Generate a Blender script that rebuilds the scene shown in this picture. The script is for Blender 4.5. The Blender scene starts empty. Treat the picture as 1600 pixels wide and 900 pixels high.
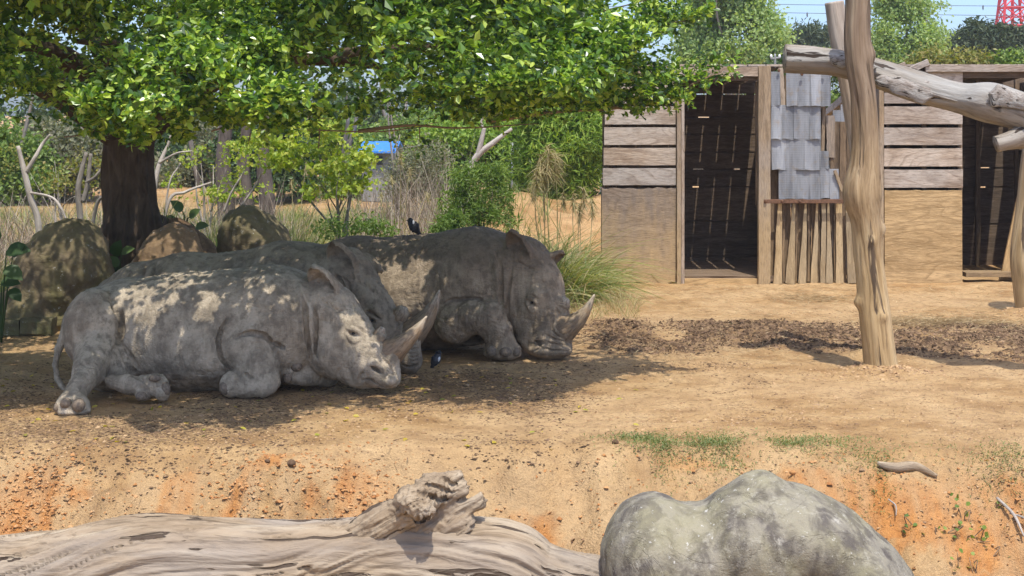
import bpy, math, random
import numpy as np
from mathutils import Vector

SC = bpy.context.scene
COL = SC.collection
R = math.radians

# ------------------------------------------------------------------ camera
F, HZ, CH = 2500.0, 180.0, 2.7          # focal length in photo pixels, horizon row, eye height
cam = bpy.data.cameras.new("camera")
cam.sensor_width = 36.0
cam.lens = 36.0 * F / 1600.0
cam.shift_y = -(450.0 - HZ) / 1600.0
cam.clip_start, cam.clip_end = 0.1, 6000
camo = bpy.data.objects.new("camera", cam)
COL.objects.link(camo)
camo.location = (0, 0, CH)
camo.rotation_euler = (R(90), 0, 0)
SC.camera = camo

# ------------------------------------------------------------------ light
SUN = np.array([-0.09, 0.40, -1.0]); SUN /= np.linalg.norm(SUN)     # direction the light travels
sun_el = math.asin(-SUN[2])
sun_az = math.atan2(-SUN[0], -SUN[1])      # from +Y clockwise
world = bpy.data.worlds.new("World")
SC.world = world
world.use_nodes = True
wn = world.node_tree
wn.nodes.clear()
wo = wn.nodes.new("ShaderNodeOutputWorld")
wb = wn.nodes.new("ShaderNodeBackground")
ws = wn.nodes.new("ShaderNodeTexSky")
ws.sky_type = 'NISHITA'
ws.sun_disc = False
ws.sun_elevation = sun_el
ws.sun_rotation = sun_az
ws.altitude = 0
ws.air_density = 0.6
ws.dust_density = 2.0
ws.ozone_density = 5.0
wb.inputs[1].default_value = 0.15
wn.links.new(ws.outputs[0], wb.inputs[0])
wn.links.new(wb.outputs[0], wo.inputs[0])
sl = bpy.data.lights.new("sun", 'SUN')
sl.energy = 2.3
sl.angle = R(0.5)
sl.color = (1.0, 0.955, 0.88)
so = bpy.data.objects.new("sun", sl)
COL.objects.link(so)
so.rotation_euler = Vector(SUN).to_track_quat('-Z', 'Y').to_euler()
so.location = (6, -10, 25)
SC.view_settings.view_transform = 'Standard'
SC.view_settings.look = 'None'
SC.view_settings.exposure = 1.05
SC.view_settings.gamma = 1.0
SC.render.engine = 'CYCLES'
SC.cycles.use_denoising = True
SC.cycles.max_bounces = 8
SC.cycles.transparent_max_bounces = 8

# ------------------------------------------------------------------ helpers
def W(px, py, Y):
    return np.array([(px - 800.0) / F * Y, Y, CH - (py - HZ) / F * Y])

def tag(o, label=None, cat=None, group=None, kind=None):
    for k, v in (('label', label), ('category', cat), ('group', group), ('kind', kind)):
        if v: o[k] = v
    return o

def empty(name, loc, label, cat, group=None):
    o = bpy.data.objects.new(name, None)
    COL.objects.link(o)
    o.location = [float(v) for v in loc]
    o.empty_display_size = 0.2
    return tag(o, label, cat, group)

def mesh(name, V, Fs, smooth=False, attrs=None, mats=(), mi=None):
    """V (n,3); Fs: (m,k) int array or list of such arrays"""
    V = np.asarray(V, np.float32)
    if not isinstance(Fs, (list, tuple)): Fs = [Fs]
    Fs = [np.asarray(f, np.int32) for f in Fs if len(f)]
    me = bpy.data.meshes.new(name)
    me.vertices.add(len(V)); me.vertices.foreach_set('co', V.ravel())
    loops = np.concatenate([f.ravel() for f in Fs])
    tot = np.concatenate([np.full(len(f), f.shape[1], np.int32) for f in Fs])
    st = np.concatenate([[0], np.cumsum(tot)[:-1]]).astype(np.int32)
    me.loops.add(len(loops)); me.loops.foreach_set('vertex_index', loops)
    me.polygons.add(len(tot)); me.polygons.foreach_set('loop_start', st)
    me.polygons.foreach_set('loop_total', tot)
    if mi is not None: me.polygons.foreach_set('material_index', np.asarray(mi, np.int32))
    me.polygons.foreach_set('use_smooth', np.full(len(tot), bool(smooth)))
    for k, a in (attrs or {}).items():
        a = np.asarray(a, np.float32)
        if a.ndim == 1:
            at = me.attributes.new(k, 'FLOAT', 'POINT'); at.data.foreach_set('value', a)
        else:
            at = me.attributes.new(k, 'FLOAT_VECTOR', 'POINT'); at.data.foreach_set('vector', a.ravel())
    for m in (mats if isinstance(mats, (list, tuple)) else [mats]): me.materials.append(m)
    me.update(calc_edges=True)
    return me

def obj(name, me, parent=None, loc=None, **kw):
    o = bpy.data.objects.new(name, me)
    COL.objects.link(o)
    if parent is not None:
        o.parent = parent
    if loc is not None: o.location = [float(v) for v in loc]
    return tag(o, **kw)

def part(name, V, Fs, mat, parent=None, smooth=False, attrs=None, **kw):
    """V in world coordinates; stored relative to the parent's origin"""
    V = np.asarray(V, float)
    if parent is not None:
        p, off = parent, np.zeros(3)
        while p is not None:
            off = off + np.array(p.location); p = p.parent
        V = V - off
    return obj(name, mesh(name, V, Fs, smooth, attrs, mat), parent, **kw)

def join(items):
    """list of (V, Fs[, attrs]) -> one"""
    Vs, Fo, At, n = [], {}, {}, 0
    for it in items:
        V, Fs = it[0], it[1]
        if not isinstance(Fs, (list, tuple)): Fs = [Fs]
        for f in Fs:
            f = np.asarray(f)
            if len(f): Fo.setdefault(f.shape[1], []).append(f + n)
        if len(it) > 2:
            for k, a in it[2].items(): At.setdefault(k, []).append(a)
        Vs.append(V); n += len(V)
    return np.concatenate(Vs), [np.concatenate(f) for f in Fo.values()], {k: np.concatenate(a) for k, a in At.items()}

# --- value noise
def _hash(ix, iy, iz, seed):
    h = (ix * 374761393 + iy * 668265263 + iz * 1440662683 + seed * 974634551) & 0xFFFFFFFF
    h = ((h ^ (h >> 13)) * 1274126177) & 0xFFFFFFFF
    h = h ^ (h >> 16)
    return (h & 0xFFFFFF) / float(0xFFFFFF)

def vnoise(P, seed=0):
    P = np.asarray(P, float)
    i = np.floor(P).astype(np.int64); f = P - i
    f = f * f * f * (f * (f * 6 - 15) + 10)
    r = 0
    for dx in (0, 1):
        wx = f[..., 0] if dx else 1 - f[..., 0]
        for dy in (0, 1):
            wy = f[..., 1] if dy else 1 - f[..., 1]
            for dz in (0, 1):
                wz = f[..., 2] if dz else 1 - f[..., 2]
                r = r + wx * wy * wz * _hash(i[..., 0] + dx, i[..., 1] + dy, i[..., 2] + dz, seed)
    return r * 2 - 1

def fbm(P, octv=4, seed=0, gain=0.5, lac=2.03):
    P = np.asarray(P, float); a, s, t = 1.0, 0, 0
    for o in range(octv):
        s = s + a * vnoise(P, seed + o * 17); t += a
        P = P * lac + 13.7; a *= gain
    return s / t

def smooth01(t):
    t = np.clip(t, 0, 1); return t * t * (3 - 2 * t)

def vnormals(V, Fs):
    N = np.zeros_like(V)
    for f in (Fs if isinstance(Fs, (list, tuple)) else [Fs]):
        n = np.cross(V[f[:, 1]] - V[f[:, 0]], V[f[:, 2]] - V[f[:, 0]])
        for k in range(f.shape[1]): np.add.at(N, f[:, k], n)
    return N / (np.linalg.norm(N, axis=1, keepdims=True) + 1e-12)

# --- tubes along a curve
def spline(pts, n):
    pts = np.asarray(pts, float)
    if len(pts) == 2:
        t = np.linspace(0, 1, n)[:, None]; return pts[0] * (1 - t) + pts[1] * t
    P = np.vstack([2 * pts[0] - pts[1], pts, 2 * pts[-1] - pts[-2]])
    m = len(pts) - 1
    u = np.linspace(0, m, n); i = np.minimum(u.astype(int), m - 1); t = (u - i)[:, None]
    p0, p1, p2, p3 = P[i], P[i + 1], P[i + 2], P[i + 3]
    return 0.5 * (2 * p1 + (p2 - p0) * t + (2 * p0 - 5 * p1 + 4 * p2 - p3) * t ** 2 + (3 * p1 - p0 - 3 * p2 + p3) * t ** 3)

def tube(pts, radii, n=24, seg=8, disp=None, sq=1.0):
    """returns V, [quads, tris], attrs(gc = along, around*r, r)"""
    q = spline(np.column_stack([np.asarray(pts, float), np.asarray(radii, float)]), n)
    c, r = q[:, :3], np.maximum(q[:, 3], 1e-4)
    T = np.gradient(c, axis=0); T /= np.linalg.norm(T, axis=1, keepdims=True) + 1e-12
    up = np.array([0, 0, 1.0]) if abs(T[0, 2]) < 0.9 else np.array([0, 1.0, 0])
    A = np.zeros_like(T); a = np.cross(up, T[0]); a /= np.linalg.norm(a)
    for k in range(n):
        a = a - T[k] * a.dot(T[k]); a /= np.linalg.norm(a); A[k] = a
    B = np.cross(T, A)
    ang = np.arange(seg) * 2 * math.pi / seg
    ca, sa = np.cos(ang)[None, :, None], np.sin(ang)[None, :, None]
    L = np.concatenate([[0], np.cumsum(np.linalg.norm(np.diff(c, axis=0), axis=1))])
    rr = np.repeat(r[:, None], seg, 1)
    if disp is not None: rr = rr + disp(np.repeat(L[:, None], seg, 1), np.repeat(ang[None], n, 0), rr)
    V = c[:, None] + rr[..., None] * (A[:, None] * ca + B[:, None] * sa * sq)
    gc = np.stack([np.repeat(L[:, None], seg, 1), ca[..., 0] * rr, sa[..., 0] * rr], -1)
    i = np.arange(n - 1)[:, None] * seg; j = np.arange(seg)[None]; j2 = (j + 1) % seg
    Q = np.stack([i + j, i + j2, i + seg + j2, i + seg + j], -1).reshape(-1, 4)
    V = V.reshape(-1, 3); gc = gc.reshape(-1, 3)
    e0, e1 = len(V), len(V) + 1
    V = np.vstack([V, c[0], c[-1]])
    gc = np.vstack([gc, [L[0], 0, 0], [L[-1], 0, 0]])
    j = np.arange(seg); j2 = (j + 1) % seg; b = (n - 1) * seg
    Tt = np.vstack([np.stack([np.full(seg, e0), j2, j], -1), np.stack([np.full(seg, e1), b + j, b + j2], -1)])
    return V, [Q, Tt], {'gc': gc}

# --- boxes with slightly uneven edges; long axis cut into pieces
_rng = np.random.default_rng(5)
def plank(c, size, axis=0, n=6, jit=0.006, rz=0.0, ry=0.0, rng=_rng, bev=0.006):
    """box centred at c; axis = long axis; cross-section is an octagon (bevelled). returns V,Fs,attrs"""
    L, a, b = size[axis], size[(axis + 1) % 3], size[(axis + 2) % 3]
    bev = min(bev, a * .3, b * .3)
    ring = np.array([[-a/2+bev, -b/2], [a/2-bev, -b/2], [a/2, -b/2+bev], [a/2, b/2-bev], [a/2-bev, b/2], [-a/2+bev, b/2], [-a/2, b/2-bev], [-a/2, -b/2+bev]])
    u = np.linspace(-L/2, L/2, n + 1)
    V = np.zeros((n + 1, 8, 3))
    V[..., 0] = u[:, None]; V[..., 1] = ring[None, :, 0]; V[..., 2] = ring[None, :, 1]
    j = rng.normal(0, jit, (n + 1, 8)); j[:, 1::2] = j[:, ::2]
    k1, k2 = (1.0, .06) if a > b else (.06, 1.0)                   # edges wander in the plane of the board, its faces stay flat
    V[..., 1] += k1 * j * np.sign(ring[None, :, 0]); V[..., 2] += k2 * (rng.normal(0, jit, (n + 1, 8)) * np.sign(ring[None, :, 1]))
    V[0, :, 0] += rng.normal(0, jit * .6, 8); V[-1, :, 0] += rng.normal(0, jit * .6, 8)
    V = V.reshape(-1, 3); gc = V + np.array([rng.uniform(0, 40), rng.uniform(0, 9), rng.uniform(0, 9)])
    k = np.arange(n)[:, None] * 8; jj = np.arange(8)[None]; j2 = (jj + 1) % 8
    Q = np.stack([k + jj, k + j2, k + 8 + j2, k + 8 + jj], -1).reshape(-1, 4)
    C0 = np.array([[7, 6, 5, 4, 3, 2, 1, 0]]); C1 = n * 8 + np.array([[0, 1, 2, 3, 4, 5, 6, 7]])
    P = np.zeros_like(V)
    P[:, axis], P[:, (axis + 1) % 3], P[:, (axis + 2) % 3] = V[:, 0], V[:, 1], V[:, 2]
    if ry:
        s, q = math.sin(ry), math.cos(ry)
        P = np.stack([P[:, 0] * q + P[:, 2] * s, P[:, 1], -P[:, 0] * s + P[:, 2] * q], -1)
    if rz:
        s, q = math.sin(rz), math.cos(rz)
        P = np.stack([P[:, 0] * q - P[:, 1] * s, P[:, 0] * s + P[:, 1] * q, P[:, 2]], -1)
    return P + np.asarray(c, float), [Q, np.vstack([C0, C1])], {'gc': gc}

# --- leaves
LEAF4 = [(0, 0), (.45, .5), (1, 0)]
LEAF6 = [(0, 0), (.3, .42), (.68, .5), (1, 0)]
def leaf_cloud(P, D, N, L, Wd, rng, outline=LEAF6, fold=0.25, droop=0.15):
    """P base points, D long directions, N rough normals, L lengths, Wd widths"""
    n = len(P)
    D = D / (np.linalg.norm(D, axis=1, keepdims=True) + 1e-9)
    S = np.cross(D, N); S /= np.linalg.norm(S, axis=1, keepdims=True) + 1e-9
    U = np.cross(S, D)
    L = np.broadcast_to(L, n)[:, None]; Wd = np.broadcast_to(Wd, n)[:, None]
    pts = []
    for t, w in outline:
        mid = P + D * L * t - U * L * droop * t * t
        if w == 0: pts.append([mid])
        else: pts.append([mid - S * Wd * w + U * Wd * fold * w, mid + S * Wd * w + U * Wd * fold * w])
    flat = [p for g in pts for p in g]; k = len(flat)
    V = np.stack(flat, 1).reshape(-1, 3)
    base = np.arange(n)[:, None] * k
    if k == 4: f = [np.array([[0, 3, 1]]), np.array([[0, 2, 3]])]; Fs = np.concatenate([base + x for x in f])
    else: Fs = np.concatenate([base + np.array([[0, k - 1, 3, 1]]), base + np.array([[0, 2, 4, k - 1]])])
    rnd = np.repeat(rng.random(n), k)
    return V, [Fs], {'rnd': rnd}

def rdir(n, rng):
    v = rng.normal(size=(n, 3)); return v / np.linalg.norm(v, axis=1, keepdims=True)

# ------------------------------------------------------------------ materials
class NT:
    def __init__(s, name):
        s.m = bpy.data.materials.new(name); s.m.use_nodes = True
        s.t = s.m.node_tree; s.t.nodes.clear()
        s.out = s.n("ShaderNodeOutputMaterial")
    def n(s, typ, **kw):
        nd = s.t.nodes.new(typ)
        for k, v in kw.items(): setattr(nd, k, v)
        return nd
    def l(s, a, b): s.t.links.new(a, b); return b
    def attr(s, name, what='Vector'):
        return s.n("ShaderNodeAttribute", attribute_name=name).outputs[what]
    def coord(s, what='Object'): return s.n("ShaderNodeTexCoord").outputs[what]
    def mapping(s, vec, scale=(1, 1, 1), loc=(0, 0, 0), rot=(0, 0, 0)):
        m = s.n("ShaderNodeMapping"); s.l(vec, m.inputs[0])
        m.inputs['Scale'].default_value = scale; m.inputs['Location'].default_value = loc; m.inputs['Rotation'].default_value = rot
        return m.outputs[0]
    def noise(s, vec, scale, detail=6, rough=0.55, dist=0.0, out='Fac'):
        nd = s.n("ShaderNodeTexNoise"); s.l(vec, nd.inputs['Vector'])
        nd.inputs['Scale'].default_value = scale; nd.inputs['Detail'].default_value = detail
        nd.inputs['Roughness'].default_value = rough; nd.inputs['Distortion'].default_value = dist
        return nd.outputs[out]
    def voro(s, vec, scale, feature='F1', out='Distance', rand=1.0):
        nd = s.n("ShaderNodeTexVoronoi", feature=feature); s.l(vec, nd.inputs['Vector'])
        nd.inputs['Scale'].default_value = scale; nd.inputs['Randomness'].default_value = rand
        return nd.outputs[out]
    def ramp(s, fac, stops, interp='LINEAR'):
        nd = s.n("ShaderNodeValToRGB"); s.l(fac, nd.inputs[0]); cr = nd.color_ramp; cr.interpolation = interp
        while len(cr.elements) < len(stops): cr.elements.new(0.5)
        for e, (p, c) in zip(cr.elements, stops):
            e.position = p; e.color = (c, c, c, 1) if isinstance(c, (int, float)) else (*c, 1)
        return nd.outputs[0]
    def mix(s, fac, a, b, blend='MIX'):
        nd = s.n("ShaderNodeMix", data_type='RGBA', blend_type=blend)
        for sock, v in ((nd.inputs[0], fac), (nd.inputs[6], a), (nd.inputs[7], b)):
            if hasattr(v, 'is_linked'): s.l(v, sock)
            elif isinstance(v, (int, float)): sock.default_value = v
            else: sock.default_value = (*v, 1)
        return nd.outputs[2]
    def math(s, op, a, b=0.0, clamp=False):
        nd = s.n("ShaderNodeMath", operation=op, use_clamp=clamp)
        for sock, v in ((nd.inputs[0], a), (nd.inputs[1], b)):
            if hasattr(v, 'is_linked'): s.l(v, sock)
            else: sock.default_value = v
        return nd.outputs[0]
    def sep(s, vec, ax):
        nd = s.n("ShaderNodeSeparateXYZ"); s.l(vec, nd.inputs[0]); return nd.outputs[ax]
    def bump(s, h, strength=0.5, dist=0.02, normal=None):
        nd = s.n("ShaderNodeBump"); s.l(h, nd.inputs['Height'])
        nd.inputs['Strength'].default_value = strength; nd.inputs['Distance'].default_value = dist
        if normal is not None: s.l(normal, nd.inputs['Normal'])
        return nd.outputs[0]
    def pbr(s, col, rough=0.8, spec=0.3, normal=None, out=True):
        p = s.n("ShaderNodeBsdfPrincipled")
        for key, v in (('Base Color', col), ('Roughness', rough), ('Specular IOR Level', spec)):
            sock = p.inputs[key]
            if hasattr(v, 'is_linked'): s.l(v, sock)
            elif isinstance(v, (int, float)): sock.default_value = v
            else: sock.default_value = (*v, 1)
        if normal is not None: s.l(normal, p.inputs['Normal'])
        if out: s.l(p.outputs[0], s.out.inputs[0])
        return p.outputs[0]

def leaf_mat(name, cols, rough=0.45, trans=0.35, tcol=None, spec=0.4):
    """cols: ramp colours over per-leaf random"""
    t = NT(name)
    r = t.attr('rnd', 'Fac')
    c = t.ramp(r, [(i / max(1, len(cols) - 1), k) for i, k in enumerate(cols)])
    n2 = t.noise(t.coord('Object'), 1.3, 3)
    c = t.mix(0.5, c, t.mix(1.0, c, t.ramp(n2, [(.3, (.6, .7, .6)), (.7, (1.25, 1.2, 1.0))]), 'MULTIPLY'))
    p = t.pbr(c, rough, spec, out=False)
    tr = t.n("ShaderNodeBsdfTranslucent")
    tc = t.mix(1.0, c, tcol or (1.5, 1.5, .5), 'MULTIPLY')
    t.l(tc, tr.inputs[0])
    mx = t.n("ShaderNodeMixShader"); mx.inputs[0].default_value = trans
    t.l(p, mx.inputs[1]); t.l(tr.outputs[0], mx.inputs[2]); t.l(mx.outputs[0], t.out.inputs[0])
    return t.m

def wood_mat(name, dark, light, crack=0.5, mud=None, mudz=(0.3, 1.6), gs=(1.2, 28), bump=0.5, grey=None, rough=0.85, rings=0.0):
    """grain along gc.x; mud: soil colour smeared on the lower part, by height"""
    t = NT(name)
    g = t.attr('gc')
    v = t.mapping(g, (gs[0], gs[1], gs[1]))
    wob = t.noise(t.mapping(g, (.9, 1.3, 1.3)), 1.0, 4)
    n1 = t.noise(v, 1.0, 8, 0.62, 0.6)
    n2 = t.noise(t.mapping(g, (2.2, 13, 13)), 1.0, 5, 0.65)
    c = t.ramp(n1, [(.28, dark), (.5, tuple((a + b) / 2 for a, b in zip(dark, light))), (.72, light)])
    c = t.mix(t.ramp(n2, [(.35, .55), (.62, 0.0)]), c, tuple(x * .55 for x in dark))
    if grey: c = t.mix(t.ramp(wob, [(.38, 0.0), (.6, .75)]), c, grey)
    if rings:
        lo = t.noise(t.mapping(g, (.55, 2.0, 2.0), (2, 5, 1)), 1.0, 2, .4, .25)
        fr = t.math('FRACT', t.math('MULTIPLY', lo, 13.0))
        rg_ = t.ramp(fr, [(.0, 1.0), (.10, .75), (.30, 0.0), (.92, 0.0), (1.0, 1.0)])
        c = t.mix(t.math('MULTIPLY', rg_, t.math('MULTIPLY', t.ramp(n2, [(.35, .25), (.6, 1.0)]), rings)), c, tuple(x * .6 for x in dark))
    oi = t.n("ShaderNodeObjectInfo").outputs['Random']
    c = t.mix(1.0, c, t.ramp(oi, [(0, (.78, .78, .8)), (1, (1.18, 1.13, 1.06))]), 'MULTIPLY')
    if mud:
        geo = t.n("ShaderNodeNewGeometry").outputs['Position']
        z = t.sep(geo, 2)
        st = t.noise(t.mapping(geo, (6, 6, 1.6)), 1.0, 5, .6)
        zz = t.math('ADD', z, t.math('MULTIPLY', t.math('SUBTRACT', st, .5), 2.4))
        k = t.n("ShaderNodeMapRange"); t.l(zz, k.inputs[0])
        k.inputs[1].default_value = mudz[0]; k.inputs[2].default_value = mudz[1]; k.inputs[3].default_value = .85; k.inputs[4].default_value = 0
        c = t.mix(k.outputs[0], c, t.mix(n1, tuple(x * .75 for x in mud), mud))
    fine = t.noise(t.mapping(g, (9, 110, 110)), 1.0, 4, .7)
    c = t.mix(t.ramp(fine, [(.34, .7), (.48, 0.0)]), c, tuple(x * .5 for x in dark))
    c = t.mix(t.ramp(fine, [(.55, 0.0), (.7, .55)]), c, tuple(min(1, x * 1.25) for x in light))
    h = t.math('ADD', t.math('MULTIPLY', n1, .8), t.math('MULTIPLY', t.ramp(n2, [(.3, 0.0), (.42, 1.0)]), crack))
    h = t.math('ADD', h, t.math('MULTIPLY', fine, .5))
    t.pbr(c, rough, .2, t.bump(h, bump, .012))
    return t.m
# ------------------------------------------------------------------ signed-distance modelling
class SDF:
    def __init__(s, lo, hi, h):
        s.lo = np.asarray(lo, float); s.h = h
        s.n = np.ceil((np.asarray(hi, float) - s.lo) / h).astype(int) + 1
        s.D = np.full(s.n, 0.5, np.float32)
        s.ax = [(s.lo[i] + h * np.arange(s.n[i])).astype(np.float32) for i in range(3)]
    def _sl(s, lo, hi):
        a = np.clip(np.floor((lo - s.lo) / s.h).astype(int), 0, s.n); b = np.clip(np.ceil((hi - s.lo) / s.h).astype(int) + 1, 0, s.n)
        return tuple(slice(i, j) for i, j in zip(a, b))
    def _grid(s, sl):
        return (s.ax[0][sl[0]][:, None, None], s.ax[1][sl[1]][None, :, None], s.ax[2][sl[2]][None, None, :])
    def _put(s, sl, d, k, sub):
        D = s.D[sl]
        if sub:
            h = np.maximum(k - np.abs(D + d), 0) / k; s.D[sl] = np.maximum(D, -d) + h * h * k / 4
        else:
            h = np.maximum(k - np.abs(D - d), 0) / k; s.D[sl] = np.minimum(D, d) - h * h * k / 4
    def cap(s, a, b, ra, rb, k=.05, sy=1.0, sub=False):
        a, b = np.asarray(a, float), np.asarray(b, float); m = max(ra, rb) * max(1, sy) + k + .12
        sl = s._sl(np.minimum(a, b) - m, np.maximum(a, b) + m)
        X, Y, Z = s._grid(sl)
        if min(x.size for x in (X, Y, Z)) == 0: return
        c = (b - a).copy(); c[1] /= sy; L2 = max(c.dot(c), 1e-9)
        x, y, z = X - a[0], (Y - a[1]) / sy, Z - a[2]
        t = np.clip((x * c[0] + y * c[1] + z * c[2]) / L2, 0, 1)
        d = np.sqrt((x - t * c[0]) ** 2 + (y - t * c[1]) ** 2 + (z - t * c[2]) ** 2) - (ra + (rb - ra) * t)
        s._put(sl, d, k, sub)
    def ell(s, c, r, k=.05, ax=None, sub=False, cut=None):
        """ellipsoid; ax = 3 row vectors; cut = (c2, r2) inner ellipsoid removed from it first"""
        c = np.asarray(c, float); r = np.asarray(r, float); m = r.max() + k + .05
        sl = s._sl(c - m, c + m)
        X, Y, Z = s._grid(sl)
        if min(x.size for x in (X, Y, Z)) == 0: return
        A = np.eye(3) if ax is None else np.asarray(ax, float)
        def ed(c, r):
            x, y, z = X - c[0], Y - c[1], Z - c[2]
            q = [(A[i, 0] * x + A[i, 1] * y + A[i, 2] * z) for i in range(3)]
            k0 = np.sqrt(sum((q[i] / r[i]) ** 2 for i in range(3))); k1 = np.sqrt(sum((q[i] / r[i] ** 2) ** 2 for i in range(3)))
            return k0 * (k0 - 1) / (k1 + 1e-6)
        d = ed(c, r)
        if cut is not None: d = np.maximum(d, -ed(np.asarray(cut[0], float), np.asarray(cut[1], float)))
        s._put(sl, d, k, sub)
    def chain(s, pts, k=.08, sy=1.0):
        """pts: (px, py, Y, rpx)"""
        c = [(W(p[0], p[1], p[2]), p[3] * p[2] / F) for p in pts]
        for (a, ra), (b, rb) in zip(c[:-1], c[1:]): s.cap(a, b, ra, rb, k, sy)
    def pe(s, px, py, Y, rx, ry, rz, k=.05, rot=0.0, **kw):
        """ellipsoid given in photo pixels (rx, rz) and metres (ry), rotated in the picture plane"""
        q, z = math.cos(rot), math.sin(rot)
        s.ell(W(px, py, Y), (rx * Y / F, ry, rz * Y / F), k, [(q, 0, -z), (0, 1, 0), (z, 0, q)], **kw)
    def sample(s, P):
        g = (P - s.lo) / s.h; i = np.floor(g).astype(int); f = g - i
        ok = ((i >= 0) & (i < s.n - 1)).all(-1); i = np.clip(i, 0, s.n - 2); r = 0
        for dx in (0, 1):
            for dy in (0, 1):
                for dz in (0, 1):
                    w = (f[..., 0] if dx else 1 - f[..., 0]) * (f[..., 1] if dy else 1 - f[..., 1]) * (f[..., 2] if dz else 1 - f[..., 2])
                    r = r + w * s.D[i[..., 0] + dx, i[..., 1] + dy, i[..., 2] + dz]
        return np.where(ok, r, .5)
    def hit(s, px, py):
        Y = np.arange(s.lo[1], s.lo[1] + s.h * s.n[1], .004)
        P = np.stack([(px - 800.0) / F * Y, Y, CH - (py - HZ) / F * Y], -1)
        d = s.sample(P); j = np.nonzero(d < 0)[0]
        return P[j[0]] if len(j) else None
    def line(s, pix, n=30):
        q = spline(np.asarray(pix, float), n)
        pts = [s.hit(a, b) for a, b in q]
        return [p for p in pts if p is not None]
    def crease(s, pix, r=.02, k=.03, taper=True, out=0.0):
        p = s.line(pix); n = len(p); r = r * (1.22 if r >= .02 else 1)
        if n < 2: return
        for i in range(n - 1):
            if np.linalg.norm(p[i + 1] - p[i]) > .2: continue
            f = min(1, 4 * min(i + .6, n - 1.4 - i) / n) if taper else 1
            for dq, rq in (((.35, .62), (1.35, .85)) if r >= .013 else ((.6, 1.0),)):          # narrow lips, deeper hollow behind
                q = np.array([0, r * dq * f, r * dq * f * .25]); s.cap(p[i] + q, p[i + 1] + q, max(.004, r * f * rq), max(.004, r * f * rq), k * .5, 1, True)
    def fold(s, pix, r=.03, k=.04, sink=.5):
        p = s.line(pix); n = len(p)
        for i in range(n - 1):
            if np.linalg.norm(p[i + 1] - p[i]) > .2: continue
            f = min(1, 4 * min(i + .7, n - 1.3 - i) / n)
            s.cap(p[i] + [0, r * sink, 0], p[i + 1] + [0, r * sink, 0], r * f, r * f, k)
    def ear(s, base, tip, opn, w, th, wall=.03, k=.02):
        """pointed, cupped leaf shape: half-width w, cup depth th, open towards opn"""
        base, tip = np.asarray(base, float), np.asarray(tip, float)
        a = tip - base; L = np.linalg.norm(a); a /= L
        o = np.asarray(opn, float); o = o - a * o.dot(a); o /= np.linalg.norm(o)
        b = np.cross(a, o); c = base + a * L * .5; m = L * .6 + w + .05
        sl = s._sl(c - m, c + m); X, Y, Z = s._grid(sl)
        x, y, z = X - base[0], Y - base[1], Z - base[2]
        u = (a[0] * x + a[1] * y + a[2] * z) / L; v = b[0] * x + b[1] * y + b[2] * z; q = o[0] * x + o[1] * y + o[2] * z
        uc = np.clip(u, 0, 1)
        f = np.sqrt(np.maximum(1 - uc, .0008)) * (.62 + .75 * uc) * (1 - .12 * uc)      # outline: broad low, pointed tip
        ww = w * f; tt = th * np.clip(1.05 - uc * .75, .15, 1)
        e = lambda W_, T_, q_: (np.sqrt((v / W_) ** 2 + (q_ / T_) ** 2) - 1) * np.minimum(W_, T_)
        do = e(ww, tt, q); di = e(np.maximum(ww - wall * .8, .004), np.maximum(tt - wall * .45, .004), q - tt * .42)
        d = np.maximum(do, -di); d = np.maximum(d, (u - 1) * L); d = np.maximum(d, (-.12 - u) * L)
        s._put(sl, d.astype(np.float32), k, False)
    def net(s):
        D = s.D; S = D < 0
        nx, ny, nz = D.shape; O = [(x, y, z) for x in (0, 1) for y in (0, 1) for z in (0, 1)]
        c = sum(S[x:nx - 1 + x, y:ny - 1 + y, z:nz - 1 + z].astype(np.int8) for x, y, z in O)
        act = (c > 0) & (c < 8); I = np.argwhere(act)
        idx = np.full(act.shape, -1, np.int32); idx[act] = np.arange(len(I))
        dv = {o: D[I[:, 0] + o[0], I[:, 1] + o[1], I[:, 2] + o[2]] for o in O}
        acc = np.zeros((len(I), 3)); cnt = np.zeros(len(I))
        for a in O:
            for b in O:
                if sum(b) - sum(a) == 1 and sum(abs(p - q) for p, q in zip(a, b)) == 1:
                    m = (dv[a] < 0) != (dv[b] < 0); t = dv[a] / np.where(m, dv[a] - dv[b], 1)
                    acc[m] += (np.array(a) + (np.array(b) - np.array(a)) * t[:, None])[m]; cnt[m] += 1
        V = s.lo + s.h * (I + acc / cnt[:, None])
        Fs = []
        for ax in range(3):
            u, v = (ax + 1) % 3, (ax + 2) % 3
            sl0 = [slice(1, -1)] * 3; sl1 = [slice(1, -1)] * 3
            sl0[ax] = slice(0, -1); sl1[ax] = slice(1, None)
            a, b = S[tuple(sl0)], S[tuple(sl1)]
            E = np.argwhere(a != b); ins = a[a != b]
            off = np.ones(3, int); off[ax] = 0; E = E + off
            def at(du, dv_):
                q = E.copy(); q[:, u] += du; q[:, v] += dv_; return idx[q[:, 0], q[:, 1], q[:, 2]]
            Q = np.stack([at(-1, -1), at(0, -1), at(0, 0), at(-1, 0)], -1)
            Q[~ins] = Q[~ins][:, ::-1]
            Fs.append(Q[(Q >= 0).all(1)])
        return V, np.concatenate(Fs)

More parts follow.
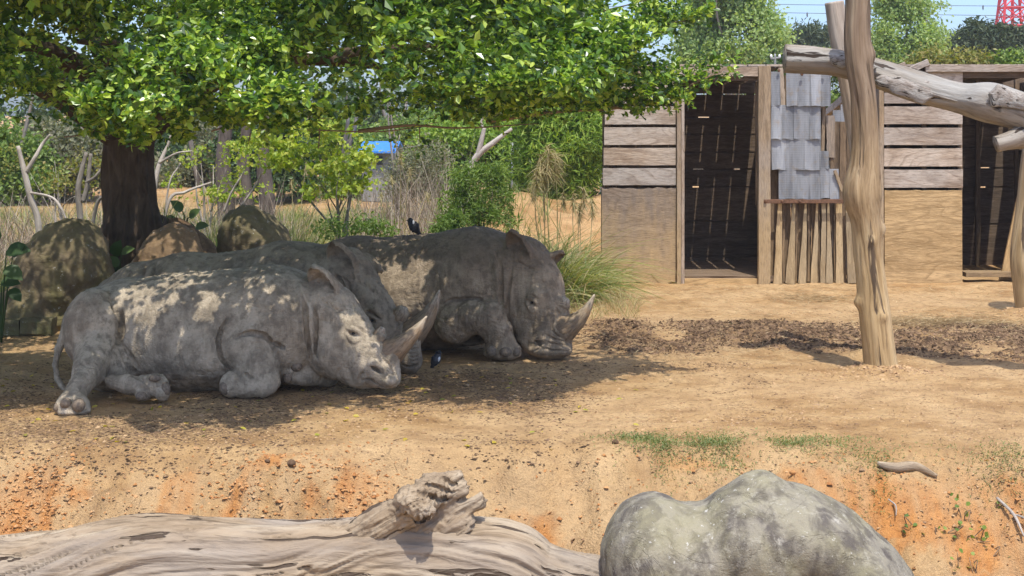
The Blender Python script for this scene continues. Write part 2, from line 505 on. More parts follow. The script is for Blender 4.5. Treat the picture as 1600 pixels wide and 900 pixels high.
def blob(center, r, n=14, m=10, ax=None):
    """small ellipsoid mesh"""
    th = np.linspace(0, math.pi, m + 1)[1:-1]; ph = np.arange(n) * 2 * math.pi / n
    P = np.stack([np.sin(th)[:, None] * np.cos(ph), np.sin(th)[:, None] * np.sin(ph), np.repeat(np.cos(th)[:, None], n, 1)], -1).reshape(-1, 3)
    P = np.vstack([P, [0, 0, 1], [0, 0, -1]]); k = m - 1
    i = np.arange(k - 1)[:, None] * n; j = np.arange(n)[None]; j2 = (j + 1) % n
    Q = np.stack([i + j, i + n + j, i + n + j2, i + j2], -1).reshape(-1, 4)
    j = np.arange(n); j2 = (j + 1) % n
    T = np.vstack([np.stack([np.full(n, k * n), j, j2], -1), np.stack([np.full(n, k * n + 1), (k - 1) * n + j2, (k - 1) * n + j], -1)])
    P = P * np.asarray(r)
    if ax is not None: P = P @ np.asarray(ax)
    return P + np.asarray(center), [Q, T]
# ------------------------------------------------------------------ ground
def nz2(x, y, s, seed): return vnoise(np.stack([x * s, y * s, np.zeros_like(x)], -1), seed)
def f2(x, y, s, seed, o=4, g=.5): return fbm(np.stack([x * s, y * s, np.zeros_like(x)], -1), o, seed, g)

def mudmask(x, y):
    """churned dark strip in front of the sheds"""
    yc = 19.9 - 0.16 * (x - 1) + .35 * nz2(x, y, .5, 3)
    w = 1.5 + .4 * nz2(x, y, .7, 4)
    m = smooth01(1.4 - np.abs(y - yc) / w) * smooth01((x - .55) / .9)
    return m * smooth01(.5 + 1.5 * f2(x, y, 1.1, 5) + .55)

def ground_parts(x, y):
    edge = 12.75 + .12 * nz2(x, y * .3, .8, 11) - .1 * smooth01((x - 0) / 2) + .12 * nz2(x, y * .2, 2.6, 12)
    t = np.clip((edge + .35 - y) / 1.35, 0, 1)
    b = t ** 1.25
    gully = nz2(x + .15 * y, y * .35, 2.4, 13)
    bank = smooth01(t * 3) * (1 - smooth01((t - .8) / .2))
    z = -1.0 * b + bank * (.14 * gully + .13 * f2(x, y, 4.5, 14, 5, .62) + .08 * np.abs(f2(x, y, 9, 24)) + .03 * f2(x, y, 18, 25, 2))
    # slumped scoops in the bank face
    for sx, sw, sd in ((-4.1, .32, .10), (-2.75, .2, .06), (-1.05, .4, .10), (.4, .25, .05), (3.6, .4, .1)):
        z = z - sd * np.exp(-((x - sx) / sw) ** 2) * bank
    z = z + .28 * smooth01((11.2 - y) / 1.2) * (y < 11.5)
    near = smooth01((60 - y) / 20)
    mud = mudmask(x, y) * (y < 30)
    z = z + (.025 * f2(x, y, .9, 15) + .020 * f2(x, y, 3.5, 16) + .013 * f2(x, y, 10, 17)) * near
    z = z + mud * (.07 * f2(x, y, 3.2, 18) + .07 * np.abs(f2(x, y, 9, 19)) + .02)
    for bx, by, bs in ((3.9, 16.85, .3), (7.05, 21.75, .3), (3.93, 17.8, .2)): z = z + .09 * np.exp(-((x - bx) ** 2 + (y - by) ** 2) / bs ** 2)
    # soil heaped round the tree, sand bank behind the animals, slow rise far off
    z = z + .35 * np.exp(-(((x + 5.2) / 2.2) ** 2 + ((y - 21.8) / 1.5) ** 2))
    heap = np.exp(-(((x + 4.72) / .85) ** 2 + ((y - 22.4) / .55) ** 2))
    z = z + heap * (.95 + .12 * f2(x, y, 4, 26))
    mud = np.maximum(mud, smooth01(heap * 2.2 - .2))  # heap toned dark like mud: dark soil with its shade painted in
    z = z + (.85 + .25 * nz2(x, y, .8, 21) + .12 * f2(x, y, 2, 23)) * np.exp(-(((x - 1.0) / 2.6) ** 4 + ((y - 34.5) / 2.4) ** 4))
    z = z + .5 * f2(x, y, .12, 22) * smooth01((y - 30) / 12) * smooth01((200 - y) / 100) + .5 * smooth01((y - 40) / 30)
    return z, bank, mud, t

def gz(x, y):
    x = np.atleast_1d(np.asarray(x, float)); y = np.atleast_1d(np.asarray(y, float))
    return ground_parts(x, y)[0]

xs = np.concatenate([-np.geomspace(9, 2500, 34)[::-1], np.arange(-8.6, 8.61, .045), np.geomspace(9, 2500, 34)])
ys = np.concatenate([np.linspace(-60, 8, 18), np.arange(8.2, 11.4, .1), np.arange(11.4, 13.4, .03), np.arange(13.4, 22, .045), np.arange(22, 40, .16), np.geomspace(40.5, 4000, 50)])
GX, GY = np.meshgrid(xs, ys)
gx, gy = GX.ravel(), GY.ravel()
gzv, gbank, gmud_shade, gt = ground_parts(gx, gy)
litter = smooth01(.25 + 1.2 * f2(gx, gy, .8, 31)) * smooth01((gx + 9) / 1) * smooth01((2.2 - gx) / 2.4) * smooth01((gy - 12.55) / 1.3) * smooth01((19 - gy) / 2)
osp = sum(np.exp(-(((gx - a + (gy - 12.4) * sl) / w) ** 2)) for a, w, sl in ((-3.85, .36, 0), (-2.7, .2, .2), (-2.15, .16, -.8), (-1.2, .4, .2), (-.85, .22, 0), (.2, .2, .4), (2.3, .35, 0), (3.4, .6, 0)))
opat = sum(k * np.exp(-(((gx - a - sl * (gy - b)) / w) ** 2 + ((gy - b) / h) ** 2)) for a, b, w, h, sl, k in ((-3.8, 12.55, .30, .36, .1, 1.2), (-2.66, 12.5, .13, .30, .3, .9), (-2.05, 12.6, .13, .36, .95, 1.0), (-1.22, 12.62, .26, .26, .2, 1.0), (-.75, 12.4, .16, .2, 0, .8), (.15, 12.3, .25, .25, .3, .8), (1.3, 12.75, .3, .12, 0, .8), (2.6, 12.5, .5, .3, 0, .7), (3.7, 12.3, .6, .4, 0, .9)))
orange = np.clip(gbank * smooth01((opat * 1.35 + .9 * f2(gx, gy, 3.0, 32, 5, .65) - .38) * 3.2) + smooth01((gy - 26) / 4) * (.55 + .4 * f2(gx, gy, .3, 33)) * (gy < 400) * .3, 0, 1)
green = smooth01((gy - 21.5) / 3) * smooth01(.6 + 1.2 * f2(gx, gy, .25, 34)) * smooth01((1.6 - gx) / 1.5) * (gy < 60) * (1 - .8 * smooth01((gx + .6) / 1.2) * smooth01((gy - 30) / 2))
n0, n1 = len(ys), len(xs)
gi = (np.arange(n0 - 1)[:, None] * n1 + np.arange(n1 - 1)[None]).ravel()
gF = np.stack([gi, gi + 1, gi + n1 + 1, gi + n1], -1)

def soil_mat():
    t = NT("soil")
    P = t.coord('Object')
    n1 = t.noise(P, 2.2, 8, .6); n2 = t.noise(P, 11, 6, .65); n3 = t.noise(P, 60, 4, .6); nb = t.noise(P, .55, 3)
    c = t.ramp(n1, [(.3, (.27, .155, .068)), (.5, (.42, .262, .118)), (.7, (.53, .355, .175))])
    c = t.mix(t.ramp(nb, [(.4, 0.0), (.62, .55)]), c, (.55, .38, .205))
    c = t.mix(t.ramp(n2, [(.33, .55), (.5, 0.0)]), c, (.26, .165, .09))
    m = t.attr('orange', 'Fac')
    c = t.mix(t.math('MULTIPLY', m, .9), c, t.ramp(n2, [(.3, (.36, .135, .035)), (.7, (.55, .25, .075))]))
    sz = t.noise(t.mapping(P, (5, 1.2, 1.2)), 1, 5)
    pale = t.attr('pale', 'Fac')
    c = t.mix(t.math('MULTIPLY', pale, t.ramp(sz, [(.35, 0.0), (.65, .8)])), c, (.47, .32, .17))
    l = t.attr('litter', 'Fac')
    sp = t.ramp(t.noise(P, 26, 5, .7), [(.44, 1.0), (.60, 0.0)])
    c = t.mix(t.math('MULTIPLY', l, t.math('MULTIPLY', sp, .75)), c, (.13, .085, .05))
    mu = t.attr('mud', 'Fac')  # churned mud strip, plus the shade painted on the soil heap
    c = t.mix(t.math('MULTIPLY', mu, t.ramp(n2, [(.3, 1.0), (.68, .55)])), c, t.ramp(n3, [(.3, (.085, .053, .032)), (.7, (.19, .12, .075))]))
    g = t.attr('green', 'Fac')
    c = t.mix(t.math('MULTIPLY', g, t.ramp(n2, [(.4, .8), (.65, .2)])), c, (.12, .14, .04))
    # scattered dark crumbs and straw flecks
    v = t.ramp(t.voro(P, 17, out='Distance'), [(.13, 1.0), (.2, 0.0)])
    c = t.mix(t.math('MULTIPLY', v, t.ramp(n1, [(.5, 0.0), (.6, .7)])), c, (.12, .075, .04))
    h = t.math('ADD', t.math('MULTIPLY', n2, .7), t.math('MULTIPLY', n3, .35))
    h = t.math('ADD', h, t.math('MULTIPLY', t.noise(P, 170, 3), .12))
    t.pbr(c, .95, .1, t.bump(h, 1.0, .05))
    return t.m
M_SOIL = soil_mat()
pale = np.clip(gbank + .0 * gx, 0, 1)
gme = mesh("ground", np.column_stack([gx, gy, gzv]), gF, True, {'orange': orange, 'mud': gmud_shade, 'litter': litter, 'pale': pale, 'green': green}, M_SOIL)
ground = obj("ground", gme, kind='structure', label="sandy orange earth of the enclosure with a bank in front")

# loose crumbs of earth, dung and dry litter: nobody could count them
def scatter_lumps(name, xy, r, mat, rng, flat=.6, label=None):
    n = len(xy)
    oc = np.array([[1, 0, 0], [0, 1, 0], [-1, 0, 0], [0, -1, 0], [0, 0, 1], [.5, .5, .7], [-.6, .4, .6]], float)
    fc = np.array([[0, 1, 5], [1, 6, 5], [1, 2, 6], [2, 3, 4], [3, 0, 4], [0, 5, 4], [5, 6, 4], [6, 2, 4]])
    a = rng.random(n) * 6.28; ca, sa = np.cos(a)[:, None], np.sin(a)[:, None]
    B = oc[None] * (1 + rng.normal(0, .25, (n, 7, 1))) * np.asarray(r)[:, None, None]
    st = rng.uniform(.6, 1.7, n)[:, None]
    x = B[..., 0] * st; y = B[..., 1]; z = B[..., 2] * flat
    V = np.stack([xy[:, :1] + x * ca - y * sa, xy[:, 1:] + x * sa + y * ca, gz(xy[:, 0], xy[:, 1])[:, None] - .25 * np.asarray(r)[:, None] * flat + z], -1).reshape(-1, 3)
    Fs = (np.arange(n)[:, None, None] * 7 + fc[None]).reshape(-1, 3)
    return obj(name, mesh(name, V, Fs, False, {'rnd': np.repeat(rng.random(n), 7)}, mat), kind='stuff', label=label)

def rnd_mat(name, cols, rough=.95):
    t = NT(name); c = t.ramp(t.attr('rnd', 'Fac'), [(i / max(1, len(cols) - 1), k) for i, k in enumerate(cols)])
    n = t.noise(t.coord('Object'), 40, 4)
    c = t.mix(1.0, c, t.ramp(n, [(.3, .7), (.7, 1.2)]), 'MULTIPLY')
    t.pbr(c, rough, .1, t.bump(n, .6, .01)); return t.m

rg = np.random.default_rng(11)
M_CLOD = rnd_mat("dry_clod", [(.30, .18, .09), (.42, .27, .14), (.5, .34, .19), (.2, .12, .07)])
M_DUNG = rnd_mat("dung_crumb", [(.06, .038, .023), (.11, .068, .04), (.17, .108, .065), (.27, .175, .105)])
M_STRAW = rnd_mat("straw", [(.52, .40, .22), (.42, .30, .16), (.62, .5, .3)])
n = 48000
x = rg.uniform(-6.5, 7.5, n); y = 12.2 + 10 * rg.random(n) ** 1.7
k = f2(x, y, .7, 41) + .25 * rg.normal(size=n) > -.05
scatter_lumps("soil_crumbs", np.column_stack([x, y])[k], np.clip(rg.lognormal(-4.85, .45, k.sum()), .004, .03), M_CLOD, rg)
x = np.concatenate([rg.normal(3.9, .28, 500), rg.normal(7.05, .25, 300)]); y = np.concatenate([rg.normal(16.75, .2, 500), rg.normal(21.65, .2, 300)])
scatter_lumps('scuffed_soil', np.column_stack([x, y]), np.clip(rg.lognormal(-4.3, .5, 800), .006, .04), M_CLOD, rg)
x = rg.uniform(-6.8, 2.6, n); y = rg.uniform(12.75, 17.5, n)
k = f2(x, y, .8, 31) + .2 * rg.normal(size=n) > .12
scatter_lumps("dead_leaf_litter", np.column_stack([x, y])[k], np.clip(rg.lognormal(-4.6, .4, k.sum()), .005, .025), M_DUNG, rg, .35)
x = rg.uniform(.5, 9, 90000); y = rg.uniform(16.8, 21.6, 90000)
k = mudmask(x, y) > rg.uniform(.15, 1, 90000)
scatter_lumps("dung_clods", np.column_stack([x, y])[k], np.clip(rg.lognormal(-4.55, .55, k.sum()), .006, .045), M_DUNG, rg, .8)
# slumped orange lumps under the two scoops of the bank
x = np.concatenate([rg.normal(-3.8, .2, 1500), rg.normal(-1.2, .22, 900), rg.normal(-2.1, .25, 500), rg.uniform(-6, 6, 1800)]); y = np.concatenate([rg.normal(12.55, .22, 2900), rg.uniform(11.9, 12.9, 1800)])
M_OR = rnd_mat("orange_clod", [(.36, .16, .06), (.46, .23, .09), (.52, .31, .15)])
scatter_lumps("orange_clods", np.column_stack([x, y]), np.clip(rg.lognormal(-4.7, .45, len(x)), .005, .022), M_OR, rg, .8)
# straw: thin curved blades lying about
def straw(name, xy, L, rng, mat, lift=.012, label=None):
    n = len(xy); a = rng.random(n) * 6.28
    D = np.column_stack([np.cos(a), np.sin(a), rng.normal(0, .12, n)]); N = np.column_stack([rng.normal(0, .3, (n, 2)), np.ones(n)])
    P = np.column_stack([xy, gz(xy[:, 0], xy[:, 1]) + lift * rng.random(n) + .004])
    V, Fs, at = leaf_cloud(P, D, N, L, rng.uniform(.004, .008, n), rng, LEAF4, .1, .05)
    return obj(name, mesh(name, V, Fs, False, at, mat), kind='stuff', label=label)
x = rg.uniform(.6, 9, 9000); y = rg.uniform(17.5, 25.5, 9000)
straw("straw_litter", np.column_stack([x, y]), rg.uniform(.05, .22, 9000), rg, M_STRAW)
x = np.concatenate([rg.normal(5.6, .5, 2200), rg.normal(4.4, .3, 500)]); y = np.concatenate([rg.normal(20.7, .35, 2200), rg.normal(23.5, .3, 500)])
straw("straw_heap", np.column_stack([x, y]), rg.uniform(.08, .3, 2700), rg, M_STRAW, .05)
x = rg.uniform(-6.5, 7, 9000); y = rg.uniform(12, 18.5, 9000)
straw("fallen_twig_litter", np.column_stack([x, y]), rg.uniform(.02, .10, 9000), rg, rnd_mat("twig_litter", [(.10, .06, .035), (.15, .09, .05), (.24, .15, .08), (.5, .38, .2)]))
x = rg.uniform(-6, 1.2, 120); y = rg.uniform(13, 16.5, 120)
V, Fs, at = leaf_cloud(np.column_stack([x, y, gz(x, y) + .012]), rdir(120, rg) * [1, 1, .2], np.tile([0, 0, 1.], (120, 1)) + rg.normal(0, .3, (120, 3)), .06, .035, rg)
obj("fallen_leaves", mesh("fallen_leaves", V, Fs, False, at, leaf_mat("yellow_leaf", [(.5, .38, .05), (.55, .42, .06), (.3, .34, .06), (.4, .2, .05)])), kind='stuff')
# ------------------------------------------------------------------ rhinos
def skin_mat(name, base, dust, dark, topdark=0.0):
    t = NT(name)
    P = t.coord('Object')
    n1 = t.noise(P, 2.6, 6, .6); n2 = t.noise(P, 9, 7, .65); n3 = t.noise(P, 38, 5, .6)
    c = t.ramp(n1, [(.32, dark), (.5, base), (.68, dust)])
    c = t.mix(t.ramp(n2, [(.40, .85), (.52, 0.0)]), c, tuple(v * .62 for v in base))
    c = t.mix(t.ramp(n2, [(.54, 0.0), (.68, .7)]), c, dust)
    c = t.mix(t.ramp(n3, [(.3, .35), (.5, 0.0)]), c, tuple(v * .5 for v in base))
    # dried mud: streaked patches running down the flank
    st = t.noise(t.mapping(P, (7, 7, 1.6)), 1.0, 5, .6)
    c = t.mix(t.ramp(st, [(.52, 0.0), (.64, .65)]), c, dust)
    if topdark:                                    # caked mud along the back, by height
        z = t.sep(P, 2)
        k = t.n("ShaderNodeMapRange"); t.l(t.math('ADD', z, t.math('MULTIPLY', t.math('SUBTRACT', n1, .5), .7)), k.inputs[0])
        k.inputs[1].default_value = .92; k.inputs[2].default_value = 1.12; k.inputs[3].default_value = 0; k.inputs[4].default_value = topdark
        c = t.mix(k.outputs[0], c, (.13, .095, .065))
    vor = t.voro(t.mix(.06, P, t.noise(P, 12, 4, out='Color')), 55, 'DISTANCE_TO_EDGE')
    w1 = t.noise(t.mapping(P, (14, 14, 60), rot=(0, .35, 0)), 1.0, 5, .6, .8)
    w2 = t.noise(t.mapping(P, (70, 20, 14), rot=(0, .3, 0)), 1.0, 5, .6, .8)
    h = t.math('ADD', t.math('MULTIPLY', t.ramp(vor, [(0, 0.0), (.12, 1.0)]), .22), t.math('MULTIPLY', w1, .55))
    h = t.math('ADD', h, t.math('MULTIPLY', w2, .5))
    h = t.math('ADD', h, t.math('MULTIPLY', n3, .5))
    t.pbr(c, .78, .25, t.bump(h, 1.0, .018))
    return t.m

def horn_mat():
    t = NT("horn_keratin")
    g = t.attr('gc'); u = t.attr('along', 'Fac')
    n = t.noise(t.mapping(g, (5, 60, 60)), 1, 6, .6); n2 = t.noise(g, 14, 5)
    c = t.ramp(u, [(0, (.20, .145, .095)), (.3, (.27, .195, .12)), (.62, (.34, .26, .17)), (1, (.5, .42, .31))])
    c = t.mix(t.ramp(n, [(.38, .7), (.55, 0.0)]), c, (.12, .085, .055))
    c = t.mix(t.ramp(n2, [(.52, 0.0), (.7, .5)]), c, (.33, .2, .09))
    t.pbr(c, .6, .35, t.bump(n, .6, .01)); return t.m
M_HORN = horn_mat()
def simple(name, col, rough=.6, spec=.4, var=.35, scale=30, b=.3):
    t = NT(name); n = t.noise(t.coord('Object'), scale, 5)
    c = t.mix(1.0, col, t.ramp(n, [(.3, 1 - var), (.7, 1 + var)]), 'MULTIPLY')
    t.pbr(c, rough, spec, t.bump(n, b, .01)); return t.m
M_EYE = simple("eye_dark", (.012, .009, .007), .12, .6, .1)
M_NAIL = simple("toenail", (.20, .155, .11), .7, .25, .4, 45, .5)

def finish(root, s, mat, seed, quiet=()):
    V, Q = s.net()
    Q = Q[:, :]
    N = vnormals(V, Q)
    d = .008 * fbm(V * 5, 4, seed) + .004 * fbm(V * 34, 3, seed + 8) + .004 * fbm(V * np.array([46, 14, 10]), 3, seed + 5)
    wob = V + .05 * np.stack([vnoise(V * 6, seed + 20), vnoise(V * 6, seed + 21), vnoise(V * 6, seed + 22)], -1)
    # fine wrinkles: thin valleys running round the barrel and across the limbs
    for sc_, wd, amp, gt in ((np.array([11, 5, 2.2]), .085, .008, .05), (np.array([3.0, 4, 15]), .09, .0065, .0), (np.array([17, 9, 6]), .11, .0045, -.15)):
        n_ = vnoise(wob * sc_, seed + int(sc_[0]))
        d = d - amp * np.exp(-(n_ / wd) ** 2) * smooth01((vnoise(V * 2.1, seed + 40 + int(sc_[0])) - gt) * 3)
    q = np.ones(len(V))
    for p, r in quiet: q = np.minimum(q, .12 + .88 * smooth01((np.linalg.norm(V - p, axis=1) - r * .5) / (r * .6)))   # finely shaped face parts keep their form
    V = V + N * (d * 1.1 * q)[:, None]
    return part("body", V, Q, mat, root, True)

def horn(root, pts, rad, name="horn", label=None, flare=1.25):
    P = [W(*p) for p in pts]; r = [a * p[2] / F for a, p in zip(rad, pts)]
    d = lambda L, a, rr: rr * .05 * np.sin(a * 9 + L * 14) + rr * .06 * vnoise(np.stack([L * 30, np.cos(a) * 4, np.sin(a) * 4], -1), 3)
    V, Fs, at = tube(P, r, 26, 24, d)
    at['along'] = np.clip(at['gc'][:, 0] / at['gc'][:, 0].max(), 0, 1)
    return part(name, V, Fs, M_HORN, root, True, at, label=label)

def eye(root, s, px, py, r=.024):
    p = s.hit(px, py)
    V, Fs = blob(p + np.array([0, r * .35, 0]), (r, r, r * .85), 16, 10)
    return part("eye", V, Fs, M_EYE, root, True)

def eye_socket(s, px, py, d=(1, .45), r=.032, k=.02):
    """raised lids round a shallow hollow; d = slant of the lid line in the picture"""
    u = 11.0
    for o, w in ((-6.5, .02), (7.5, .02), (13, .014)):
        s.fold([(px - u * d[0], py - u * d[1] + o * .35), (px, py + o), (px + u * d[0], py + u * d[1] + o * .35)], w, .02)
    p = s.hit(px, py)
    if p is not None: s.ell(p, (r * 1.15, r * .8, r * .62), k, sub=True)

def nail(root, c, r, ax=None):
    V, Fs = blob(c, r, 14, 8, ax)
    return part("toenail", V, Fs, M_NAIL, root, True)

GRP = "rhinos lying under the tree"
# ---- front animal
def rhino_front():
    root = empty("rhinoceros", W(300, 599, 16.1) * [1, 1, 0], "grey rhino lying nearest the viewer, dappled flank and one hind leg stretched out", "rhino", GRP)
    s = SDF((-4.75, 14.2, -.1), (-.75, 17.05, 1.35), .0105)
    s.chain([(165, 512, 16.2, 66), (215, 518, 16.15, 80), (290, 522, 16.1, 93), (370, 518, 16.05, 93), (430, 508, 16.0, 87), (482, 503, 15.95, 72)], .14, 1.06)
    s.pe(345, 545, 15.85, 95, .52, 58, .12)
    s.pe(425, 475, 16.0, 58, .45, 54, .12)
    s.pe(200, 475, 16.1, 45, .42, 34, .1)                                        # hip bone
    # thigh, shank and foot of the stretched hind leg
    s.pe(143, 512, 15.72, 43, .33, 62, .05, .12)
    s.pe(163, 520, 15.6, 24, .17, 48, .04, .15)
    s.chain([(150, 552, 15.45, 34), (138, 582, 15.1, 23), (122, 608, 14.78, 17), (113, 626, 14.62, 19)], .06)
    s.pe(113, 632, 14.58, 26, .17, 17, .04)
    s.pe(114, 641, 14.56, 27, .17, 9, .03)
    s.pe(170, 575, 15.6, 40, .3, 36, .08)
    # sole-forward foot of the other hind leg
    s.chain([(176, 597, 15.12, 11), (200, 600, 15.08, 14), (228, 604, 15.05, 18)], .05)
    s.pe(243, 603, 15.05, 20, .13, 19, .03)
    s.pe(224, 616, 15.0, 13, .1, 11, .02); s.pe(254, 614, 15.0, 11, .1, 13, .02)
    s.pe(242, 592, 14.98, 11, .06, 8, .02)
    # tail
    s.chain([(103, 515, 15.95, 8), (92, 545, 15.85, 6), (86, 570, 15.8, 4.5), (90, 592, 15.75, 4), (99, 607, 15.7, 5)], .02)
    # folded fore leg
    s.pe(396, 536, 15.6, 44, .3, 46, .07)
    s.chain([(388, 548, 15.5, 38), (400, 572, 15.42, 34), (411, 594, 15.36, 27)], .05)
    s.chain([(408, 602, 15.3, 19), (385, 602, 15.28, 19), (363, 601, 15.28, 20)], .03)
    s.pe(360, 600, 15.26, 17, .13, 20, .02)
    # far fore foot
    s.chain([(455, 580, 15.72, 20), (480, 583, 15.75, 19), (512, 584, 15.9, 20)], .04)
    s.pe(451, 580, 15.66, 12, .1, 18, .02)
    # head
    s.chain([(482, 500, 15.95, 66), (510, 497, 15.8, 53), (539, 528, 15.68, 45), (572, 558, 15.58, 35), (600, 576, 15.52, 23)], .08, .8)
    s.chain([(527, 548, 15.66, 46), (566, 574, 15.58, 32), (602, 585, 15.52, 23)], .06, .85)
    s.pe(611, 592, 15.5, 15, .17, 15, .03)
    s.pe(613, 558, 15.54, 13, .12, 18, .04)
    s.pe(556, 511, 15.58, 19, .15, 10, .05, .75)
    s.pe(594, 525, 15.56, 10, .08, 9, .03)
    s.ear(W(517, 459, 15.75), W(486, 416, 15.66), (-.5, -.85, 0), .2, .15)
    s.ear(W(524, 458, 16.05), W(512, 428, 16.2), (-.6, .3, -.2), .16, .1)
    # skin folds
    s.fold([(466, 440), (474, 480), (477, 520), (484, 560)], .028, .05)
    s.fold([(484, 462), (486, 500), (488, 535), (489, 560)], .032, .03)
    s.crease([(468, 452), (476, 485), (479, 520), (483, 545), (486, 566)], .026, .025)
    s.crease([(489, 470), (493, 505), (493, 545), (497, 562)], .02, .02)
    s.crease([(357, 494), (345, 518), (341, 540), (347, 562), (362, 578), (378, 590)], .024, .03)
    s.crease([(366, 530), (381, 524), (398, 523), (414, 527), (424, 537), (428, 552)], .024, .03)
    s.crease([(424, 533), (436, 540), (444, 546)], .02, .03)
    s.crease([(171, 455), (177, 480), (186, 500), (189, 520), (183, 538), (172, 552)], .034, .04)
    s.crease([(186, 545), (196, 566), (208, 584), (224, 596)], .022, .05)
    s.crease([(193, 540), (205, 560), (218, 577)], .016, .04)
    s.crease([(384, 583), (390, 589), (396, 592)], .015, .02)
    for i in range(6): s.crease([(388 + i * 5, 540 + i * 9), (404 + i * 4, 536 + i * 9), (421 + i * 1, 541 + i * 8)], .004, .012)
    for i in range(5): s.crease([(150 - i * 5, 550 + i * 9), (163 - i * 6, 556 + i * 9)], .005, .015)
    for i in range(4): s.crease([(498 + i * 7, 462 + i * 2), (506 + i * 7, 474 + i * 4), (518 + i * 7, 478 + i * 3)], .008, .015)
    s.crease([(120, 560), (133, 572), (146, 574)], .01, .02)
    # face
    eye_socket(s, 552, 521)
    s.fold([(575, 570), (588, 568), (601, 577), (606, 588)], .022, .025)
    s.crease([(580, 573), (587, 577), (595, 584)], .024, .015)
    s.crease([(563, 598), (572, 592), (582, 594), (592, 602), (606, 606), (620, 600)], .014, .015)
    s.crease([(598, 560), (606, 570), (613, 583), (622, 592)], .012, .02)
    s.crease([(590, 562), (600, 574), (607, 590)], .01, .02)
    s.crease([(568, 580), (563, 590), (563, 598)], .012, .02)
    s.crease([(543, 497), (560, 512), (578, 524)], .012, .03)
    finish(root, s, skin_mat("skin_pale_grey", (.42, .345, .245), (.63, .525, .38), (.28, .23, .165)), 101, [(W(552, 521, 15.45), .16), (W(600, 585, 15.4), .24)])
    eye(root, s, 552, 521)
    horn(root, [(600, 556, 15.6), (613, 549, 15.56), (633, 534, 15.52), (652, 515, 15.5), (667, 494, 15.5)], [20, 21, 13.5, 8.5, 1.2], label="long front horn with a pale worn tip")
    horn(root, [(588, 533, 15.6), (593, 523, 15.57), (598, 512, 15.56)], [11, 10, 4], label="low blunt rear horn")
    nail(root, W(103, 630, 14.44), (.055, .05, .05)); nail(root, W(123, 633, 14.42), (.06, .05, .065)); nail(root, W(91, 637, 14.5), (.04, .06, .05))
    nail(root, W(242, 591, 14.93), (.06, .04, .035)); nail(root, W(259, 608, 14.97), (.045, .06, .07)); nail(root, W(221, 619, 14.92), (.055, .05, .045))
    nail(root, W(352, 606, 15.19), (.06, .06, .07))
    nail(root, W(463, 572, 15.6), (.06, .05, .055)); nail(root, W(449, 590, 15.6), (.05, .06, .06))
    return root
# ---- animal in the middle
def rhino_middle():
    root = empty("rhinoceros", W(400, 570, 17.4) * [1, 1, 0], "brown grey rhino lying between the other two, only its back and head showing", "rhino", GRP)
    s = SDF((-4.9, 16.2, -.1), (-.85, 18.6, 1.55), .0115)
    s.chain([(190, 492, 17.5, 52), (222, 483, 17.5, 70), (290, 482, 17.4, 84), (380, 482, 17.4, 86), (450, 468, 17.35, 88), (510, 463, 17.3, 81)], .12, 1.06)
    s.chain([(180, 480, 17.5, 38), (170, 520, 17.3, 45)], .1)
    s.chain([(515, 455, 17.25, 68), (541, 445, 17.1, 50), (570, 482, 16.95, 42), (602, 522, 16.82, 36), (628, 548, 16.75, 28), (638, 562, 16.7, 22)], .07, .85)
    s.chain([(560, 500, 17.0, 40), (610, 550, 16.85, 30), (636, 562, 16.75, 21)], .06, .9)
    s.pe(548, 402, 17.15, 18, .18, 16, .06)
    s.pe(592, 486, 16.8, 24, .17, 12, .05, .85)
    s.pe(627, 489, 16.78, 11, .08, 13, .03)
    s.pe(640, 530, 16.75, 18, .15, 22, .04)
    s.ear(W(546, 427, 16.98), W(518, 378, 16.86), (-.5, -.85, 0), .23, .16)
    s.ear(W(585, 428, 17.25), W(564, 396, 17.32), (-.5, .7, .2), .17, .1)
    s.crease([(228, 415), (224, 430), (219, 446)], .014, .03); s.crease([(245, 408), (240, 425), (234, 440)], .013, .03); s.crease([(207, 420), (203, 435), (201, 450)], .016, .03)
    s.crease([(390, 412), (420, 408), (455, 412), (480, 420)], .012, .03)
    s.crease([(524, 428), (533, 440), (538, 455)], .014, .02); s.crease([(534, 430), (545, 445), (548, 462)], .01, .02)
    for i in range(4): s.crease([(548 + i * 8, 425 + i * 5), (555 + i * 8, 438 + i * 5), (563 + i * 7, 444 + i * 4)], .009, .02)
    eye_socket(s, 581, 501, (1, .5))
    s.crease([(570, 488), (582, 490), (595, 500)], .014, .02)
    s.crease([(618, 497), (622, 506), (620, 516)], .012, .02)
    for i in range(5): s.crease([(634 + i * 2, 545 + i * 6), (645 + i, 547 + i * 6), (657 - i, 543 + i * 6)], .009, .012)
    s.crease([(628, 570), (640, 574), (655, 570)], .015, .015)
    finish(root, s, skin_mat("skin_brown_grey", (.34, .27, .185), (.46, .375, .265), (.22, .175, .125)), 202, [(W(581, 501, 16.6), .2), (W(640, 560, 16.6), .18)])
    eye(root, s, 581, 501)
    horn(root, [(632, 528, 16.8), (642, 522, 16.77), (660, 505, 16.75), (676, 481, 16.73), (687, 453, 16.72)], [21, 22, 16, 9.5, 1.2], label="long front horn rising behind the nearest animal's horn")
    horn(root, [(620, 500, 16.82), (627, 490, 16.78), (631, 479, 16.78)], [14, 13, 6], label="low blunt rear horn")
    return root
